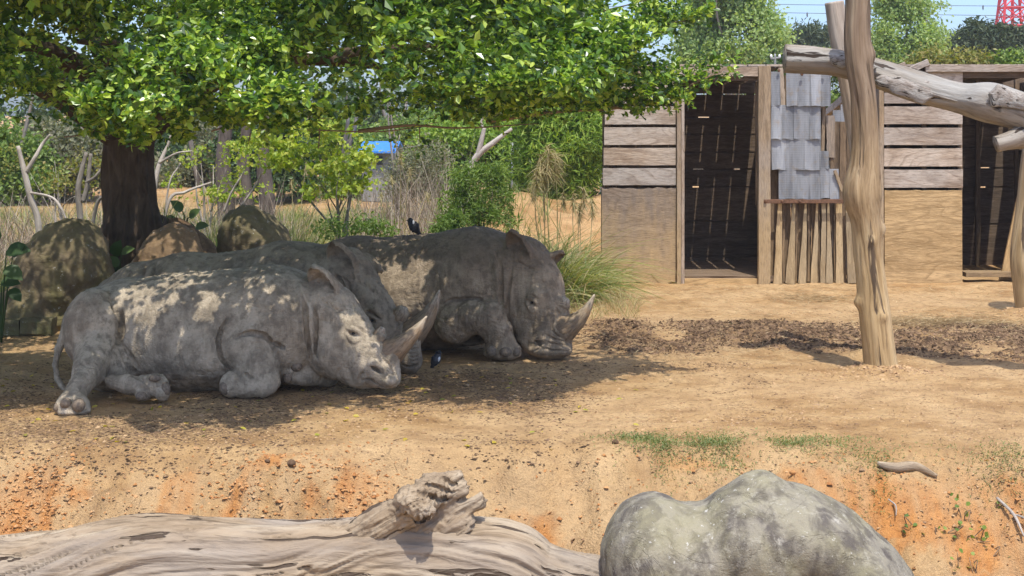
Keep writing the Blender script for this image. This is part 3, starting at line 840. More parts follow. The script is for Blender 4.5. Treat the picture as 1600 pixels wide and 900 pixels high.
# ---- animal on the right
def rhino_right():
    root = empty("rhinoceros", W(680, 545, 18.5) * [1, 1, 0], "brown rhino at the back with its bent fore leg and chin on the ground", "rhino", GRP)
    s = SDF((-2.8, 17.2, -.1), (1.05, 20.1, 1.5), .0115)
    s.chain([(470, 472, 18.9, 80), (560, 456, 18.75, 83), (640, 459, 18.6, 87), (700, 453, 18.5, 86), (745, 445, 18.4, 87), (788, 447, 18.3, 78)], .14, 1.04)
    s.pe(725, 455, 18.15, 52, .3, 60, .14)
    # crown, head
    s.chain([(795, 440, 18.25, 66), (816, 418, 18.1, 47), (836, 448, 17.98, 44), (847, 488, 17.85, 40), (860, 523, 17.75, 34), (867, 538, 17.7, 25)], .07, .9)
    s.chain([(822, 492, 17.9, 33), (838, 525, 17.8, 30), (852, 540, 17.72, 21)], .05, .9)
    s.pe(856, 545, 17.7, 32, .2, 15, .03); s.pe(878, 546, 17.66, 17, .16, 12, .03)
    s.pe(812, 388, 18.15, 22, .2, 20, .06)
    s.pe(842, 464, 17.7, 18, .13, 18, .05)
    s.pe(880, 477, 17.75, 10, .1, 14, .03)
    s.pe(883, 514, 17.68, 19, .16, 20, .04)
    s.ear(W(822, 408, 17.92), W(796, 360, 17.82), (-.5, -.85, 0), .2, .15)
    s.ear(W(846, 414, 18.05), W(882, 394, 18.05), (.35, -.5, -.8), .17, .1)
    # fore leg
    s.pe(738, 528, 17.9, 26, .42, 22, .04, sub=True)
    s.pe(714, 503, 17.84, 31, .22, 33, .035)
    s.chain([(708, 508, 17.8, 29), (738, 496, 17.7, 26), (764, 497, 17.64, 27)], .03)
    s.chain([(764, 497, 17.64, 27), (777, 519, 17.62, 24), (784, 538, 17.6, 23)], .03)
    s.pe(785, 546, 17.6, 29, .18, 15, .03); s.pe(785, 553, 17.62, 30, .18, 8, .03)
    # folds
    s.fold([(770, 396), (778, 430), (781, 465), (784, 490)], .03, .05)
    s.crease([(775, 395), (781, 420), (783, 448), (783, 478), (788, 496)], .024, .03)
    s.crease([(800, 415), (797, 440), (794, 470), (795, 495)], .014, .03)
    s.crease([(692, 478), (705, 470), (725, 468), (748, 469), (768, 474)], .02, .03)
    s.crease([(682, 480), (681, 505), (690, 528)], .02, .03)
    s.crease([(796, 512), (806, 530), (817, 546), (822, 556)], .022, .02)
    s.crease([(771, 541), (772, 548), (773, 556)], .012, .012)
    for i in range(5): s.crease([(748 + i * 6, 476 + i * 9), (764 + i * 6, 482 + i * 9), (784 + i * 3, 480 + i * 10)], .004, .012)
    for i in range(4): s.crease([(806 + i * 7, 404 + i * 5), (814 + i * 7, 412 + i * 4), (828 + i * 6, 410 + i * 4)], .008, .015)
    eye_socket(s, 831, 473, (.9, .6))
    s.crease([(820, 465), (830, 462), (842, 468)], .01, .015)
    s.fold([(832, 536), (842, 528), (856, 533), (870, 540)], .02, .02)
    s.crease([(838, 533), (843, 536), (845, 543)], .022, .014)
    s.crease([(828, 552), (846, 545), (866, 548), (892, 548)], .013, .012)
    s.crease([(846, 530), (862, 537), (880, 540), (892, 536)], .011, .014)
    s.crease([(852, 522), (866, 530), (884, 534)], .01, .014)
    s.crease([(866, 495), (862, 510), (868, 522), (882, 530)], .012, .016)
    s.crease([(868, 478), (872, 488), (880, 493)], .011, .016)
    finish(root, s, skin_mat("skin_earth_brown", (.37, .285, .19), (.53, .415, .285), (.235, .18, .122), .6), 303, [(W(831, 473, 17.6), .18), (W(855, 540, 17.5), .26)])
    eye(root, s, 831, 473)
    horn(root, [(872, 517, 17.72), (884, 512, 17.66), (899, 503, 17.6), (915, 486, 17.56), (929, 460, 17.55)], [21, 21, 14.5, 8, 1.2], label="front horn with a broad base and pale tip")
    horn(root, [(872, 482, 17.8), (880, 474, 17.74), (885, 466, 17.73)], [13, 12, 6], label="low blunt rear horn")
    nail(root, W(768, 549, 17.45), (.06, .05, .06)); nail(root, W(790, 550, 17.43), (.07, .05, .055)); nail(root, W(806, 550, 17.5), (.05, .06, .05))
    return root
rhino_front(); rhino_middle(); rhino_right()
# ------------------------------------------------------------------ boulders and logs
def rock_mat(name, base, dark, pale, moss=None, pale_k=.6, dark_k=.7, sc=1.0):
    t = NT(name); P = t.coord('Object')
    n1 = t.noise(P, 1.6 * sc, 7, .6, .4); n2 = t.noise(P, 6 * sc, 7, .65); n3 = t.noise(P, 32 * sc, 5, .65)
    c = t.ramp(n1, [(.33, tuple(v * .75 for v in base)), (.55, base), (.72, tuple(min(1, v * 1.25) for v in base))])
    st = t.noise(t.mapping(P, (3.2 * sc, 3.2 * sc, 1.9 * sc)), 1, 6, .62, .6)
    c = t.mix(t.math('MULTIPLY', t.ramp(st, [(.44, 0.0), (.56, 1.0)]), dark_k), c, dark)
    c = t.mix(t.math('MULTIPLY', t.ramp(n2, [(.56, 0.0), (.7, 1.0)]), pale_k), c, pale)
    c = t.mix(t.ramp(n3, [(.28, .55), (.46, 0.0)]), c, tuple(v * .55 for v in base))
    if moss: c = t.mix(t.math('MULTIPLY', t.ramp(n1, [(.4, 0.0), (.6, .75)]), t.ramp(n2, [(.3, .4), (.6, 1.0)])), c, moss)
    c = t.mix(t.math('MULTIPLY', t.ramp(t.noise(P, 14 * sc, 5, .7), [(.62, 0.0), (.68, .8)]), t.ramp(n1, [(.4, 0.0), (.55, 1.0)])), c, (.6, .58, .53))
    cn = t.noise(t.mapping(P, (1.1 * sc, 1.1 * sc, 2.0 * sc), (3, 1, 2)), 1, 5, .6, .8)
    cr = t.ramp(t.math('ABSOLUTE', t.math('SUBTRACT', cn, .5)), [(0, 0.0), (.012, 1.0)])
    c = t.mix(t.math('MULTIPLY', t.math('SUBTRACT', 1.0, cr), t.ramp(n2, [(.5, 0.0), (.65, .35)])), c, tuple(v * .4 for v in base))
    h = t.math('ADD', t.math('MULTIPLY', n2, .8), t.math('MULTIPLY', n3, .55)); h = t.math('ADD', h, t.math('MULTIPLY', cr, .3))
    t.pbr(c, .9, .2, t.bump(h, .7, .02)); return t.m

def boulder(name, label, parts, Y, depth, h, mat, seed, amp=.03, group=None, k=.06):
    """parts: (px, py, rx, rz, ry metres, dY, rot)"""
    lo = np.min([W(p[0] - p[2], p[1] + p[3], Y) for p in parts], 0) - [.2, depth, .2]; hi = np.max([W(p[0] + p[2], p[1] - p[3], Y) for p in parts], 0) + [.2, depth, .2]
    s = SDF(lo, hi, h)
    for px, py, rx, rz, ry, dY, rot in parts: s.pe(px, py, Y + dY, rx, ry, rz, k, rot)
    V, Q = s.net(); N = vnormals(V, Q)
    V = V + N * (amp * fbm(V * 2.2, 4, seed) + amp * .5 * -np.abs(fbm(V * 3.4, 3, seed + 9)) + amp * .22 * fbm(V * 14, 3, seed + 4))[:, None]
    c = W(parts[0][0], parts[0][1], Y); off = np.array([c[0], Y, gz(c[0], Y)[0]])
    return obj(name, mesh(name, V - off, Q, True, None, mat), loc=off, label=label, cat="boulder", group=group)

boulder("boulder", "big smooth grey two-humped boulder in front beside the log end",
        [(1186, 775, 48, 40, .26, 0, 0), (1180, 850, 105, 100, .5, 0, 0), (1020, 872, 82, 104, .5, .05, 0), (1085, 870, 86, 86, .5, .06, 0), (1262, 845, 130, 76, .5, .02, .5), (1340, 890, 104, 62, .5, 0, .62), (1150, 960, 180, 80, .6, 0, 0), (1250, 960, 200, 90, .5, 0, 0)],
        10.3, .85, .018, rock_mat("rock_grey", (.30, .27, .21), (.105, .09, .078), (.46, .43, .36), (.26, .235, .14), .75, .9, 1.9), 7, .026, k=.045)
M_RMOSS = rock_mat("rock_mossy", (.23, .175, .105), (.10, .08, .052), (.33, .27, .17), (.16, .145, .055), .5, .6)
M_RTAN = rock_mat("rock_tan", (.30, .20, .11), (.16, .105, .06), (.42, .31, .19), None, .5, .5)
GB = "boulders round the foot of the tree"
boulder("boulder", "tall mossy leaning boulder left of the tree trunk", [(95, 440, 74, 104, .55, 0, .35), (60, 490, 78, 52, .55, 0, .2), (120, 400, 48, 60, .4, 0, .1), (140, 480, 44, 80, .5, .1, 0)], 20.0, 1.0, .025, M_RMOSS, 21, .10, GB, .1)
boulder("boulder", "flat-topped tan boulder right in front of the tree trunk", [(262, 425, 58, 72, .5, 0, .2), (275, 372, 34, 26, .35, 0, -.1), (240, 460, 55, 70, .5, .1, 0)], 20.5, 1.0, .025, M_RTAN, 33, .09, GB, .08)
boulder("boulder", "dark rounded boulder right of the tree behind the rhino's back", [(398, 390, 58, 66, .5, 0, -.1), (378, 372, 36, 48, .4, 0, .3), (396, 450, 62, 70, .5, .1, 0)], 21.2, 1.0, .025, M_RMOSS, 45, .08, GB, .08)
# cut stones under the left boulder
M_STONE = rock_mat("cut_stone", (.17, .14, .08), (.09, .075, .045), (.22, .19, .11), (.16, .16, .07), .4, .5, 2)
for px0, px1, py0, lab in ((-12, 36, 513, "low squared mossy stone at the far left under the tall boulder"), (38, 88, 508, "low squared mossy stone nearer the rhino's tail")):
    c = W((px0 + px1) / 2, py0 + 14, 19.5); w = (px1 - px0) / F * 19.5
    V, Fs, at = plank((0, 0, 0), (w, .4, .22), 0, 7, .012, bev=.04)
    o = np.array([c[0], 19.5, gz(c[0], 19.5)[0]])
    obj("stone_block", mesh("stone_block", V + [0, 0, .09], Fs, False, at, M_STONE), loc=o, label=lab, cat="stone", group="stone blocks under the boulder")

# ---- fallen log in front
def log_mat(name, cols, dark, s=(1.0, 9), bump=1.0, stain=(.27, .235, .2)):
    t = NT(name); g = t.attr('gc')
    big = t.noise(t.mapping(g, (.7, 2.2, 2.2)), 1, 4)
    g2 = t.mix(.16, g, t.noise(t.mapping(g, (1.3, 3, 3)), 1, 3, out='Color'))
    n1 = t.noise(t.mapping(g2, (s[0], s[1], s[1])), 1.0, 8, .6, .5)
    n2 = t.noise(t.mapping(g2, (s[0] * 2, s[1] * 4, s[1] * 4)), 1, 6, .65, .3)
    n3 = t.noise(t.mapping(g2, (s[0] * .9, s[1] * 1.7, s[1] * 1.7), (7, 3, 1)), 1, 4, .5, .4)
    c = t.ramp(n1, [(.3, cols[0]), (.5, cols[1]), (.7, cols[2])])
    c = t.mix(t.ramp(n2, [(.34, .75), (.5, 0.0)]), c, tuple(v * .55 for v in cols[0]))
    c = t.mix(t.ramp(big, [(.48, 0.0), (.66, .6)]), c, stain)
    ck = t.ramp(n3, [(.352, 0.0), (.385, 1.0)])
    c = t.mix(ck, dark, c)
    h = t.math('ADD', t.math('MULTIPLY', n2, .6), t.math('MULTIPLY', ck, .9)); h = t.math('ADD', h, t.math('MULTIPLY', n1, .6))
    t.pbr(c, .85, .2, t.bump(h, bump, .02)); return t.m
M_LOG = log_mat("weathered_log", [(.20, .14, .085), (.335, .255, .168), (.45, .37, .265)], (.085, .06, .042))
LY = 10.5
lroot = empty("fallen_log", W(430, 900, LY) * [1, 1, 0] + [0, 0, float(gz(-1.5, LY)[0])], "grey weathered fallen log in front with a gnarled knot on top", "log")
lp = [(-140, 926, 80), (0, 921, 78), (120, 909, 79), (220, 894, 83), (320, 890, 79), (430, 893, 77), (540, 890, 78), (640, 887, 79), (720, 889, 80), (790, 896, 80), (840, 915, 68), (890, 927, 62), (925, 932, 60), (942, 934, 58)]
def ldisp(L, a, r):
    q = np.stack([L * .8, np.cos(a) * 1.6, np.sin(a) * 1.6], -1)
    tw = a + .9 * vnoise(np.stack([L * .5, L * 0, L * 0], -1), 3) + .5 * np.exp(-((L - 3.15) / .5) ** 2)
    f = np.stack([L * .9, np.cos(tw) * 7, np.sin(tw) * 7], -1)
    g = np.stack([L * 1.4, np.cos(tw) * 18, np.sin(tw) * 18], -1)
    c1 = fbm(f, 3, 61); crack = -np.exp(-(np.abs(vnoise(np.stack([L * .55, np.cos(tw) * 4.2, np.sin(tw) * 4.2], -1), 67)) / .045) ** 2)
    return .035 * fbm(q, 3, 51) + .03 * c1 + .010 * fbm(g, 3, 71) + .035 * crack * (vnoise(q * 2, 77) > -.35)
V, Fs, at = tube([W(p[0], p[1], LY) for p in lp], [p[2] * LY / F for p in lp], 620, 200, ldisp)
part("trunk", V, Fs, M_LOG, lroot, True, at)
# the knot: a twisted stub rising from the log
s = SDF((-1.25, 10.0, -.35), (.05, 10.95, .65), .0095)
s.chain([(560, 842, 10.45, 34), (600, 822, 10.4, 33), (645, 792, 10.35, 30), (672, 768, 10.33, 27)], .05)
s.chain([(640, 780, 10.3, 24), (652, 788, 10.2, 26), (664, 800, 10.13, 15)], .02)
s.chain([(672, 765, 10.38, 25), (700, 754, 10.42, 19), (716, 746, 10.42, 11)], .02)
s.chain([(690, 770, 10.4, 22), (722, 764, 10.4, 13)], .02)
s.chain([(680, 790, 10.42, 24), (722, 794, 10.42, 15), (748, 786, 10.4, 13)], .02); s.pe(752, 780, 10.4, 7, .05, 11, .02)
s.chain([(610, 835, 10.4, 20), (660, 828, 10.38, 20), (720, 822, 10.4, 24)], .04)
s.crease([(640, 770), (660, 776), (690, 782), (706, 778)], .02, .015); s.crease([(655, 760), (680, 762), (700, 770), (715, 768)], .016, .012)
s.crease([(634, 800), (640, 812), (660, 815), (676, 806)], .02, .015); s.crease([(690, 745), (704, 757), (716, 760)], .014, .012)
V, Q = s.net(); N = vnormals(V, Q)
cc = W(655, 785, 10.2); d = V - cc; rr = np.linalg.norm(d[:, [0, 2]], axis=1); aa = np.arctan2(d[:, 2], d[:, 0])
al = np.stack([rr * 16 + .25 * vnoise(V * 9, 5) * 6, aa * 1.2, V[:, 1] * 5], -1)
sh = smooth01((rr - .18) / .12)[:, None]
ln = np.array([.85, 0, .52])
al2 = np.stack([V @ np.array([-.52, 0, .85]) * 22, V @ ln * 2, V[:, 1] * 14], -1)
hh = (1 - sh[:, 0]) * fbm(al, 3, 81) + sh[:, 0] * fbm(al2, 3, 82)
hh2 = (1 - sh[:, 0]) * -np.abs(vnoise(al * 2.1, 84)) + sh[:, 0] * -np.abs(vnoise(al2 * 1.6, 85))
V = V + N * (.018 * hh + .016 * hh2 + .011 * ((1 - sh[:, 0]) * vnoise(al * 3.1, 86) + sh[:, 0] * vnoise(al2 * 2.7, 87)) + .007 * fbm(V * 40, 3, 83))[:, None]
gck = np.stack([al2[:, 1] * .4 + .1 * vnoise(V * 8, 91), al2[:, 0] * .05, al2[:, 2] * .07], -1)
part("knot", V, Q, M_LOG, lroot, True, {'gc': gck})

# ---- upright dead trunk, crossing log and others of the frame
def noise_disp(a1, a2, seed, f1=1.3, f2=6, bumps=()):
    def f(L, a, r):
        q = np.stack([L * f1, np.cos(a) * 1.2, np.sin(a) * 1.2], -1); g = np.stack([L * 1.2, np.cos(a) * f2, np.sin(a) * f2], -1)
        h = a1 * fbm(q, 3, seed) + a2 * fbm(g, 4, seed + 5)
        for bl, ba, bs, bh in bumps:
            da = (a - ba + math.pi) % (2 * math.pi) - math.pi
            h = h + bh * np.exp(-((L - bl) / bs) ** 2 - (da * r / bs) ** 2)
        return h
    return f
def bark_log(Vc, rough=1): pass
def pole_mat(name, low, high, zs=(1.0, 2.9), dark=(.10, .07, .045)):
    """debarked trunk: rubbed yellow below, grey bark remnants above (by height, a worn band)"""
    t = NT(name); g = t.attr('gc'); z = t.sep(t.n("ShaderNodeNewGeometry").outputs['Position'], 2)
    n0 = t.noise(t.mapping(g, (1.2, 3, 3)), 1, 5); n1 = t.noise(t.mapping(g, (1.1, 14, 14)), 1, 7, .6, .5); n2 = t.noise(t.mapping(g, (3, 50, 50)), 1, 5, .6)
    k = t.n("ShaderNodeMapRange"); t.l(t.math('ADD', z, t.math('MULTIPLY', t.math('SUBTRACT', n0, .5), 2.6)), k.inputs[0]); k.inputs[1].default_value = zs[0]; k.inputs[2].default_value = zs[1]
    a = t.ramp(n1, [(.3, low[0]), (.5, low[1]), (.7, low[2])]); b = t.ramp(n1, [(.3, high[0]), (.5, high[1]), (.7, high[2])])
    c = t.mix(k.outputs[0], a, b)
    ck = t.ramp(t.noise(t.mapping(g, (.8, 9, 9), (3, 1, 5)), 1, 4, .55, .5), [(.34, 0.0), (.4, 1.0)])
    c = t.mix(ck, dark, c)
    c = t.mix(t.ramp(n2, [(.35, .45), (.5, 0.0)]), c, tuple(v * .5 for v in low[0]))
    h = t.math('ADD', t.math('MULTIPLY', n1, .7), t.math('ADD', t.math('MULTIPLY', ck, .7), t.math('MULTIPLY', n2, .4)))
    t.pbr(c, .8, .25, t.bump(h, .8, .014)); return t.m
M_POLE = pole_mat("rubbed_trunk", [(.30, .195, .09), (.46, .325, .165), (.57, .43, .25)], [(.13, .09, .06), (.25, .18, .12), (.36, .28, .19)])
def logtube(name, pts, Y, mat, label, disp, n=120, seg=40, cat="log", group="logs of the rubbing frame", parent=None):
    P = [W(p[0], p[1], p[3] if len(p) > 3 else Y) for p in pts]; r = [p[2] * (p[3] if len(p) > 3 else Y) / F for p in pts]
    V, Fs, at = tube(P, r, n, seg, disp)
    if parent is not None: return part(name, V, Fs, mat, parent, True, at)
    b = V[V[:, 2].argmin()].copy()
    root = empty(name, b, label, cat, group)
    part("trunk", V, Fs, mat, root, True, at)
    return root
root = logtube("upright_trunk", [(1338, -60, 18), (1340, 0, 18.5), (1338, 50, 20), (1341, 95, 20), (1350, 150, 19.5), (1353, 204, 20.5), (1351, 255, 23), (1347, 303, 29), (1353, 345, 22.5), (1358, 400, 21.5), (1363, 450, 22.5), (1369, 505, 24.5), (1374, 545, 25), (1378, 575, 27), (1380, 600, 33)], 16.9, M_POLE,
        "tall bare upright trunk rubbed yellow, standing free in the sand", noise_disp(.02, .018, 91, bumps=((3.75, 4.4, .05, .035), (3.6, 0.0, .06, .05), (2.85, 3.3, .09, .05), (2.95, 4.6, .05, .028), (1.0, 3.0, .1, .05))), 150, 48, "tree trunk")
M_BEAM = log_mat("bark_log", [(.16, .125, .09), (.28, .24, .19), (.40, .365, .315)], (.06, .045, .035), (1.2, 7), 1.0, (.40, .40, .38))
beam = logtube("crossing_log", [(1226, 91, 20.5, 17.4), (1270, 93, 20.5, 17.4), (1310, 97, 20, 17.4), (1370, 113, 22, 17.3), (1430, 134, 24, 17.1), (1500, 153, 22.5, 16.9), (1545, 160, 30, 16.7), (1590, 172, 29, 16.5), (1640, 188, 28, 16.3), (1720, 210, 26, 16.0)], 17, M_BEAM,
        "thick grey log lying crosswise high up against the upright trunk", noise_disp(.018, .02, 95), 150, 44)
logtube("branch_stub", [(1640, 205, 20), (1600, 213, 18), (1575, 220, 14), (1556, 225, 13)], 16.4, M_BEAM, "", noise_disp(.01, .012, 97), 40, 28, parent=beam)
# bark plates still clinging to the crossing log
M_BARK = log_mat("loose_bark", [(.2, .16, .13), (.34, .30, .26), (.44, .42, .38)], (.05, .04, .03), (4, 14), 1.0, (.42, .43, .40))
for a0, a1, w0, seed in (((1296, 92, 17.28), (1370, 106, 17.12), .10, 3), ((1368, 124, 17.12), (1502, 160, 16.78), .14, 4), ((1545, 146, 16.45), (1630, 168, 16.15), .16, 5)):
    P0, P1 = W(*a0), W(*a1); n, m = 40, 14
    u = np.linspace(0, 1, n)[:, None]; v = np.linspace(-1, 1, m)[None]
    ax = (P1 - P0); ax /= np.linalg.norm(ax); upv = np.cross(ax, [0, 1, 0]); upv /= np.linalg.norm(upv)
    if upv[2] < 0: upv = -upv
    ww = w0 * (.55 + .45 * vnoise(np.stack([u * 7 + 0 * v, v * 0 + 1.0 + 0 * u, 0 * u + 0 * v], -1), seed)) * np.minimum(1, np.minimum(u, 1 - u) * 8 + .15)
    bow = .035 * (1 - v ** 2) * (1 + 0 * u)
    V = (P0 + (P1 - P0) * u)[:, None, :] if False else (P0[None, None] + (P1 - P0)[None, None] * u[..., None])
    V = V + upv * (ww * v)[..., None] + np.array([0, -1, 0]) * (bow + .012 * fbm(np.stack([u * 9 + 0 * v, v * 3 + 0 * u, 0 * u + 0 * v], -1), 3, seed) + .0)[..., None]
    gc = np.stack([u * 2 + 0 * v, v * .2 + 0 * u, 0 * u + 0 * v], -1).reshape(-1, 3)
    V = V.reshape(-1, 3); i = (np.arange(n - 1)[:, None] * m + np.arange(m - 1)[None]).ravel()
    Q = np.stack([i, i + 1, i + m + 1, i + m], -1)
    Vb = V + [0, .03, 0]; Q2 = Q[:, ::-1] + len(V)
    rim = np.concatenate([np.arange(m), np.arange(1, n) * m + m - 1, np.arange(m - 2, -1, -1) + (n - 1) * m, np.arange(n - 2, 0, -1) * m]); rim2 = np.roll(rim, -1)
    part("bark_plate", np.vstack([V, Vb]), np.vstack([Q, Q2, np.stack([rim2, rim, rim + len(V), rim2 + len(V)], -1)]), M_BARK, beam, True, {'gc': np.vstack([gc, gc])})
logtube("leaning_trunk", [(1303, 3, 15), (1312, 60, 15.5), (1328, 140, 15), (1350, 290, 14), (1366, 420, 14), (1372, 565, 15)], 17.85, pole_mat("grey_trunk", [(.3, .24, .19), (.42, .35, .28), (.5, .43, .36)], [(.3, .24, .19), (.42, .35, .28), (.5, .43, .36)]),
        "pale cut trunk leaning behind the upright one", noise_disp(.012, .012, 99), 90, 32, "tree trunk")
logtube("curved_trunk", [(1640, 150, 22), (1622, 230, 22), (1610, 320, 21), (1603, 400, 24), (1606, 450, 22), (1612, 497, 22)], 21.8, M_POLE, "curved bare trunk at the frame edge in front of the second shed", noise_disp(.015, .012, 103), 90, 32, "tree trunk")
# stick lying on the sand
def stick(px, py, w, label, r=.022, rz=.1, seed=1):
    Y = CH * F / (py - HZ); c = W(px, py, Y); L = w / F * Y
    P = [c + np.array([dx * L, dy, 0]) for dx, dy in ((-.5, .03), (-.2, .0), (.15, .02), (.5, -.0))]
    P = [np.array([p[0], p[1], gz(p[0], p[1])[0] + r * .8]) for p in P]
    V, Fs, at = tube(P, [r * .6, r * 1.2, r * 1.1, r * .4], 30, 12, noise_disp(.006, .004, seed))
    o = np.array([c[0], Y, P[1][2]])
    obj("stick", mesh("stick", V - o, Fs, True, at, M_LOG), loc=o, label=label, cat="stick")
stick(1418, 714, 92, "single bleached stick lying on the sand above the boulder", .03, seed=3)
# ------------------------------------------------------------------ sheds
SY = 25.7
def SX(px, Y=SY): return (px - 800) / F * Y
def SZ(py, Y=SY): return CH - (py - HZ) / F * Y
M_BOARD = wood_mat("weathered_board", (.25, .175, .12), (.55, .45, .35), .4, None, (.3, 1.6), (1.6, 22), .45, (.52, .475, .42), rings=.5)
M_PLY = wood_mat("muddy_plywood", (.22, .155, .105), (.43, .33, .235), .5, (.56, .385, .19), (.1, 1.5), (1.0, 7), .5, (.27, .22, .175), rings=.5)
M_PLY2 = wood_mat("tan_plywood", (.42, .28, .13), (.64, .46, .245), .5, None, (.1, 1.6), (.6, 5), .5, None, rings=.75)
M_POST = wood_mat("old_post", (.26, .19, .12), (.46, .35, .23), .5, (.48, .34, .18), (.8, 1.9), (1.6, 22), .5, (.36, .31, .26))
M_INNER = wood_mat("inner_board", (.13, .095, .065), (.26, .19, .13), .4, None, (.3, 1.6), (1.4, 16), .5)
M_SUNSLAT = wood_mat("sunlit_slat", (.36, .26, .14), (.56, .43, .25), .4, None, (.3, 1.6), (1.6, 24), .5, (.40, .33, .22))  # lighter wood tone that stands for sun on the slats
M_DSLAT = wood_mat("dark_slat", (.12, .085, .055), (.27, .195, .125), .5, (.36, .25, .13), (.0, .9), (1.6, 20), .5)
M_RUST = simple("rusty_iron", (.16, .085, .05), .85, .3, .4, 25, .4)
def sheet_mat():
    t = NT("grey_plastic_sheet"); g = t.attr('gc')
    n = t.noise(t.mapping(g, (9, 1.6, 1)), 1, 6, .6); n2 = t.noise(g, 9, 5)
    oi = t.n("ShaderNodeObjectInfo").outputs['Random']
    c = t.ramp(n, [(.3, (.17, .175, .185)), (.5, (.27, .28, .295)), (.7, (.35, .36, .375))])
    c = t.mix(t.ramp(n2, [(.54, 0.0), (.72, .6)]), c, (.27, .22, .16))
    c = t.mix(1.0, c, t.ramp(oi, [(0, .72), (1, 1.15)]), 'MULTIPLY')
    # fine moulded grid: rows of small pimples
    wx = t.math('SINE', t.math('MULTIPLY', t.sep(g, 0), 240.0)); wz = t.math('SINE', t.math('MULTIPLY', t.sep(g, 1), 170.0))
    c = t.mix(t.math('MULTIPLY', t.ramp(wz, [(.75, 0.0), (.95, 1.0)]), .12), c, (.42, .43, .44))
    t.pbr(c, .5, .4, t.bump(t.math('ADD', wx, wz), .1, .006)); return t.m
M_SHEET = sheet_mat()
rs = np.random.default_rng(21)

def hboard(root, px0, px1, py0, py1, mat, Y=SY, th=.045, name="board", jit=.002, ry=0, n=7, **kw):
    x0, x1, z0, z1 = SX(px0, Y), SX(px1, Y), SZ(py1, Y), SZ(py0, Y)
    V, Fs, at = plank(((x0 + x1) / 2, Y + rs.uniform(-.008, .008), (z0 + z1) / 2), (x1 - x0, th, z1 - z0), 0, n, jit, 0, ry, rs, .002)
    return part(name, V, Fs, mat, root, False, at, **kw)
def vboard(root, px0, px1, py0, py1, mat, Y=SY, th=.05, name="post", jit=.005, ry=0, n=8, **kw):
    x0, x1, z0, z1 = SX(px0, Y), SX(px1, Y), SZ(py1, Y), SZ(py0, Y)
    V, Fs, at = plank(((x0 + x1) / 2, Y, (z0 + z1) / 2), (x1 - x0, th, z1 - z0), 2, n, jit, 0, ry, rs)
    return part(name, V, Fs, mat, root, False, at, **kw)
def beamxy(root, a, b, w, h, mat, name, n=8, jit=.004):
    """plank from a to b in plan (any heights)"""
    a, b = np.array(a, float), np.array(b, float); d = b - a; L = np.linalg.norm(d); rz = math.atan2(d[1], d[0])
    V, Fs, at = plank((0, 0, 0), (L, w, h), 0, n, jit, 0, 0, rs)
    sl = d[2] / math.hypot(d[0], d[1]) if math.hypot(d[0], d[1]) > 1e-6 else 0
    V[:, 2] += V[:, 0] * sl
    s, c = math.sin(rz), math.cos(rz); V[:, 0] *= math.hypot(d[0], d[1]) / L
    V = np.stack([V[:, 0] * c - V[:, 1] * s, V[:, 0] * s + V[:, 1] * c, V[:, 2]], -1) + (a + b) / 2
    return part(name, V, Fs, mat, root, False, at)
def prism(root, poly, Y, th, mat, name, m=5, **kw):
    """quad in px,py (tl, tr, br, bl) at depth Y, given thickness, cut in m strips downwards"""
    p = [np.array(q, float) for q in poly]; rows = []
    for i in range(m + 1):
        f = i / m; l = p[0] * (1 - f) + p[3] * f; r = p[1] * (1 - f) + p[2] * f
        l = l + rs.normal(0, .35, 2) * [1, 0]; r = r + rs.normal(0, .35, 2) * [1, 0]
        rows.append((W(l[0], l[1], Y), W(r[0], r[1], Y)))
    V = np.array([[a, b, b + [0, th, 0], a + [0, th, 0]] for a, b in rows]).reshape(-1, 3)
    k = np.arange(m)[:, None] * 4; j = np.arange(4)[None]; j2 = (j + 1) % 4
    Q = np.stack([k + j, k + 4 + j, k + 4 + j2, k + j2], -1).reshape(-1, 4)
    Q = np.vstack([Q, [[0, 1, 2, 3]], [[m * 4 + 3, m * 4 + 2, m * 4 + 1, m * 4]]])
    gc = np.stack([V[:, 2], V[:, 0], V[:, 1]], -1) + rs.uniform(0, 20, 3)
    return part(name, V, Q, mat, root, False, {'gc': gc}, **kw)
def sheet(root, px0, px1, py0, py1, Y=SY - .05, curl=.03, **kw):
    n, m = 12, 12
    u = np.linspace(0, 1, n)[None]; v = np.linspace(0, 1, m)[:, None]
    a, b, c = rs.uniform(-1, 1, 3); o = rs.uniform(0, 9)
    px = px0 + (px1 - px0) * u + rs.normal(0, .35) * v + a * 1.0 * v
    py = py0 + (py1 - py0) * v + (b * 1.6 * u + .6 * np.sin(u * 6 + o)) * v
    yy = Y - curl * (.3 + .7 * v ** 2) * (.6 + .4 * c) + .010 * np.sin(u * 5 + o) * (.3 + v) + rs.uniform(-.012, .012) - .02 * (u > .93) * v
    V = np.stack([(px - 800) / F * SY + 0 * yy, yy + 0 * px, CH - (py - HZ) / F * SY], -1).reshape(-1, 3)
    gc = np.stack([V[:, 0], V[:, 2], V[:, 1]], -1)
    i = (np.arange(m - 1)[:, None] * n + np.arange(n - 1)[None]).ravel(); Q = np.stack([i, i + n, i + n + 1, i + 1], -1); k = len(V)
    rim = np.concatenate([np.arange(n), np.arange(1, m) * n + n - 1, np.arange(n - 2, -1, -1) + (m - 1) * n, np.arange(m - 2, 0, -1) * n]); rim2 = np.roll(rim, -1)
    return part("plastic_sheet", np.vstack([V, V + [0, .012, 0]]), np.vstack([Q, Q[:, ::-1] + k, np.stack([rim, rim2, rim2 + k, rim + k], -1)]), M_SHEET, root, False, {'gc': np.vstack([gc, gc])}, **kw)

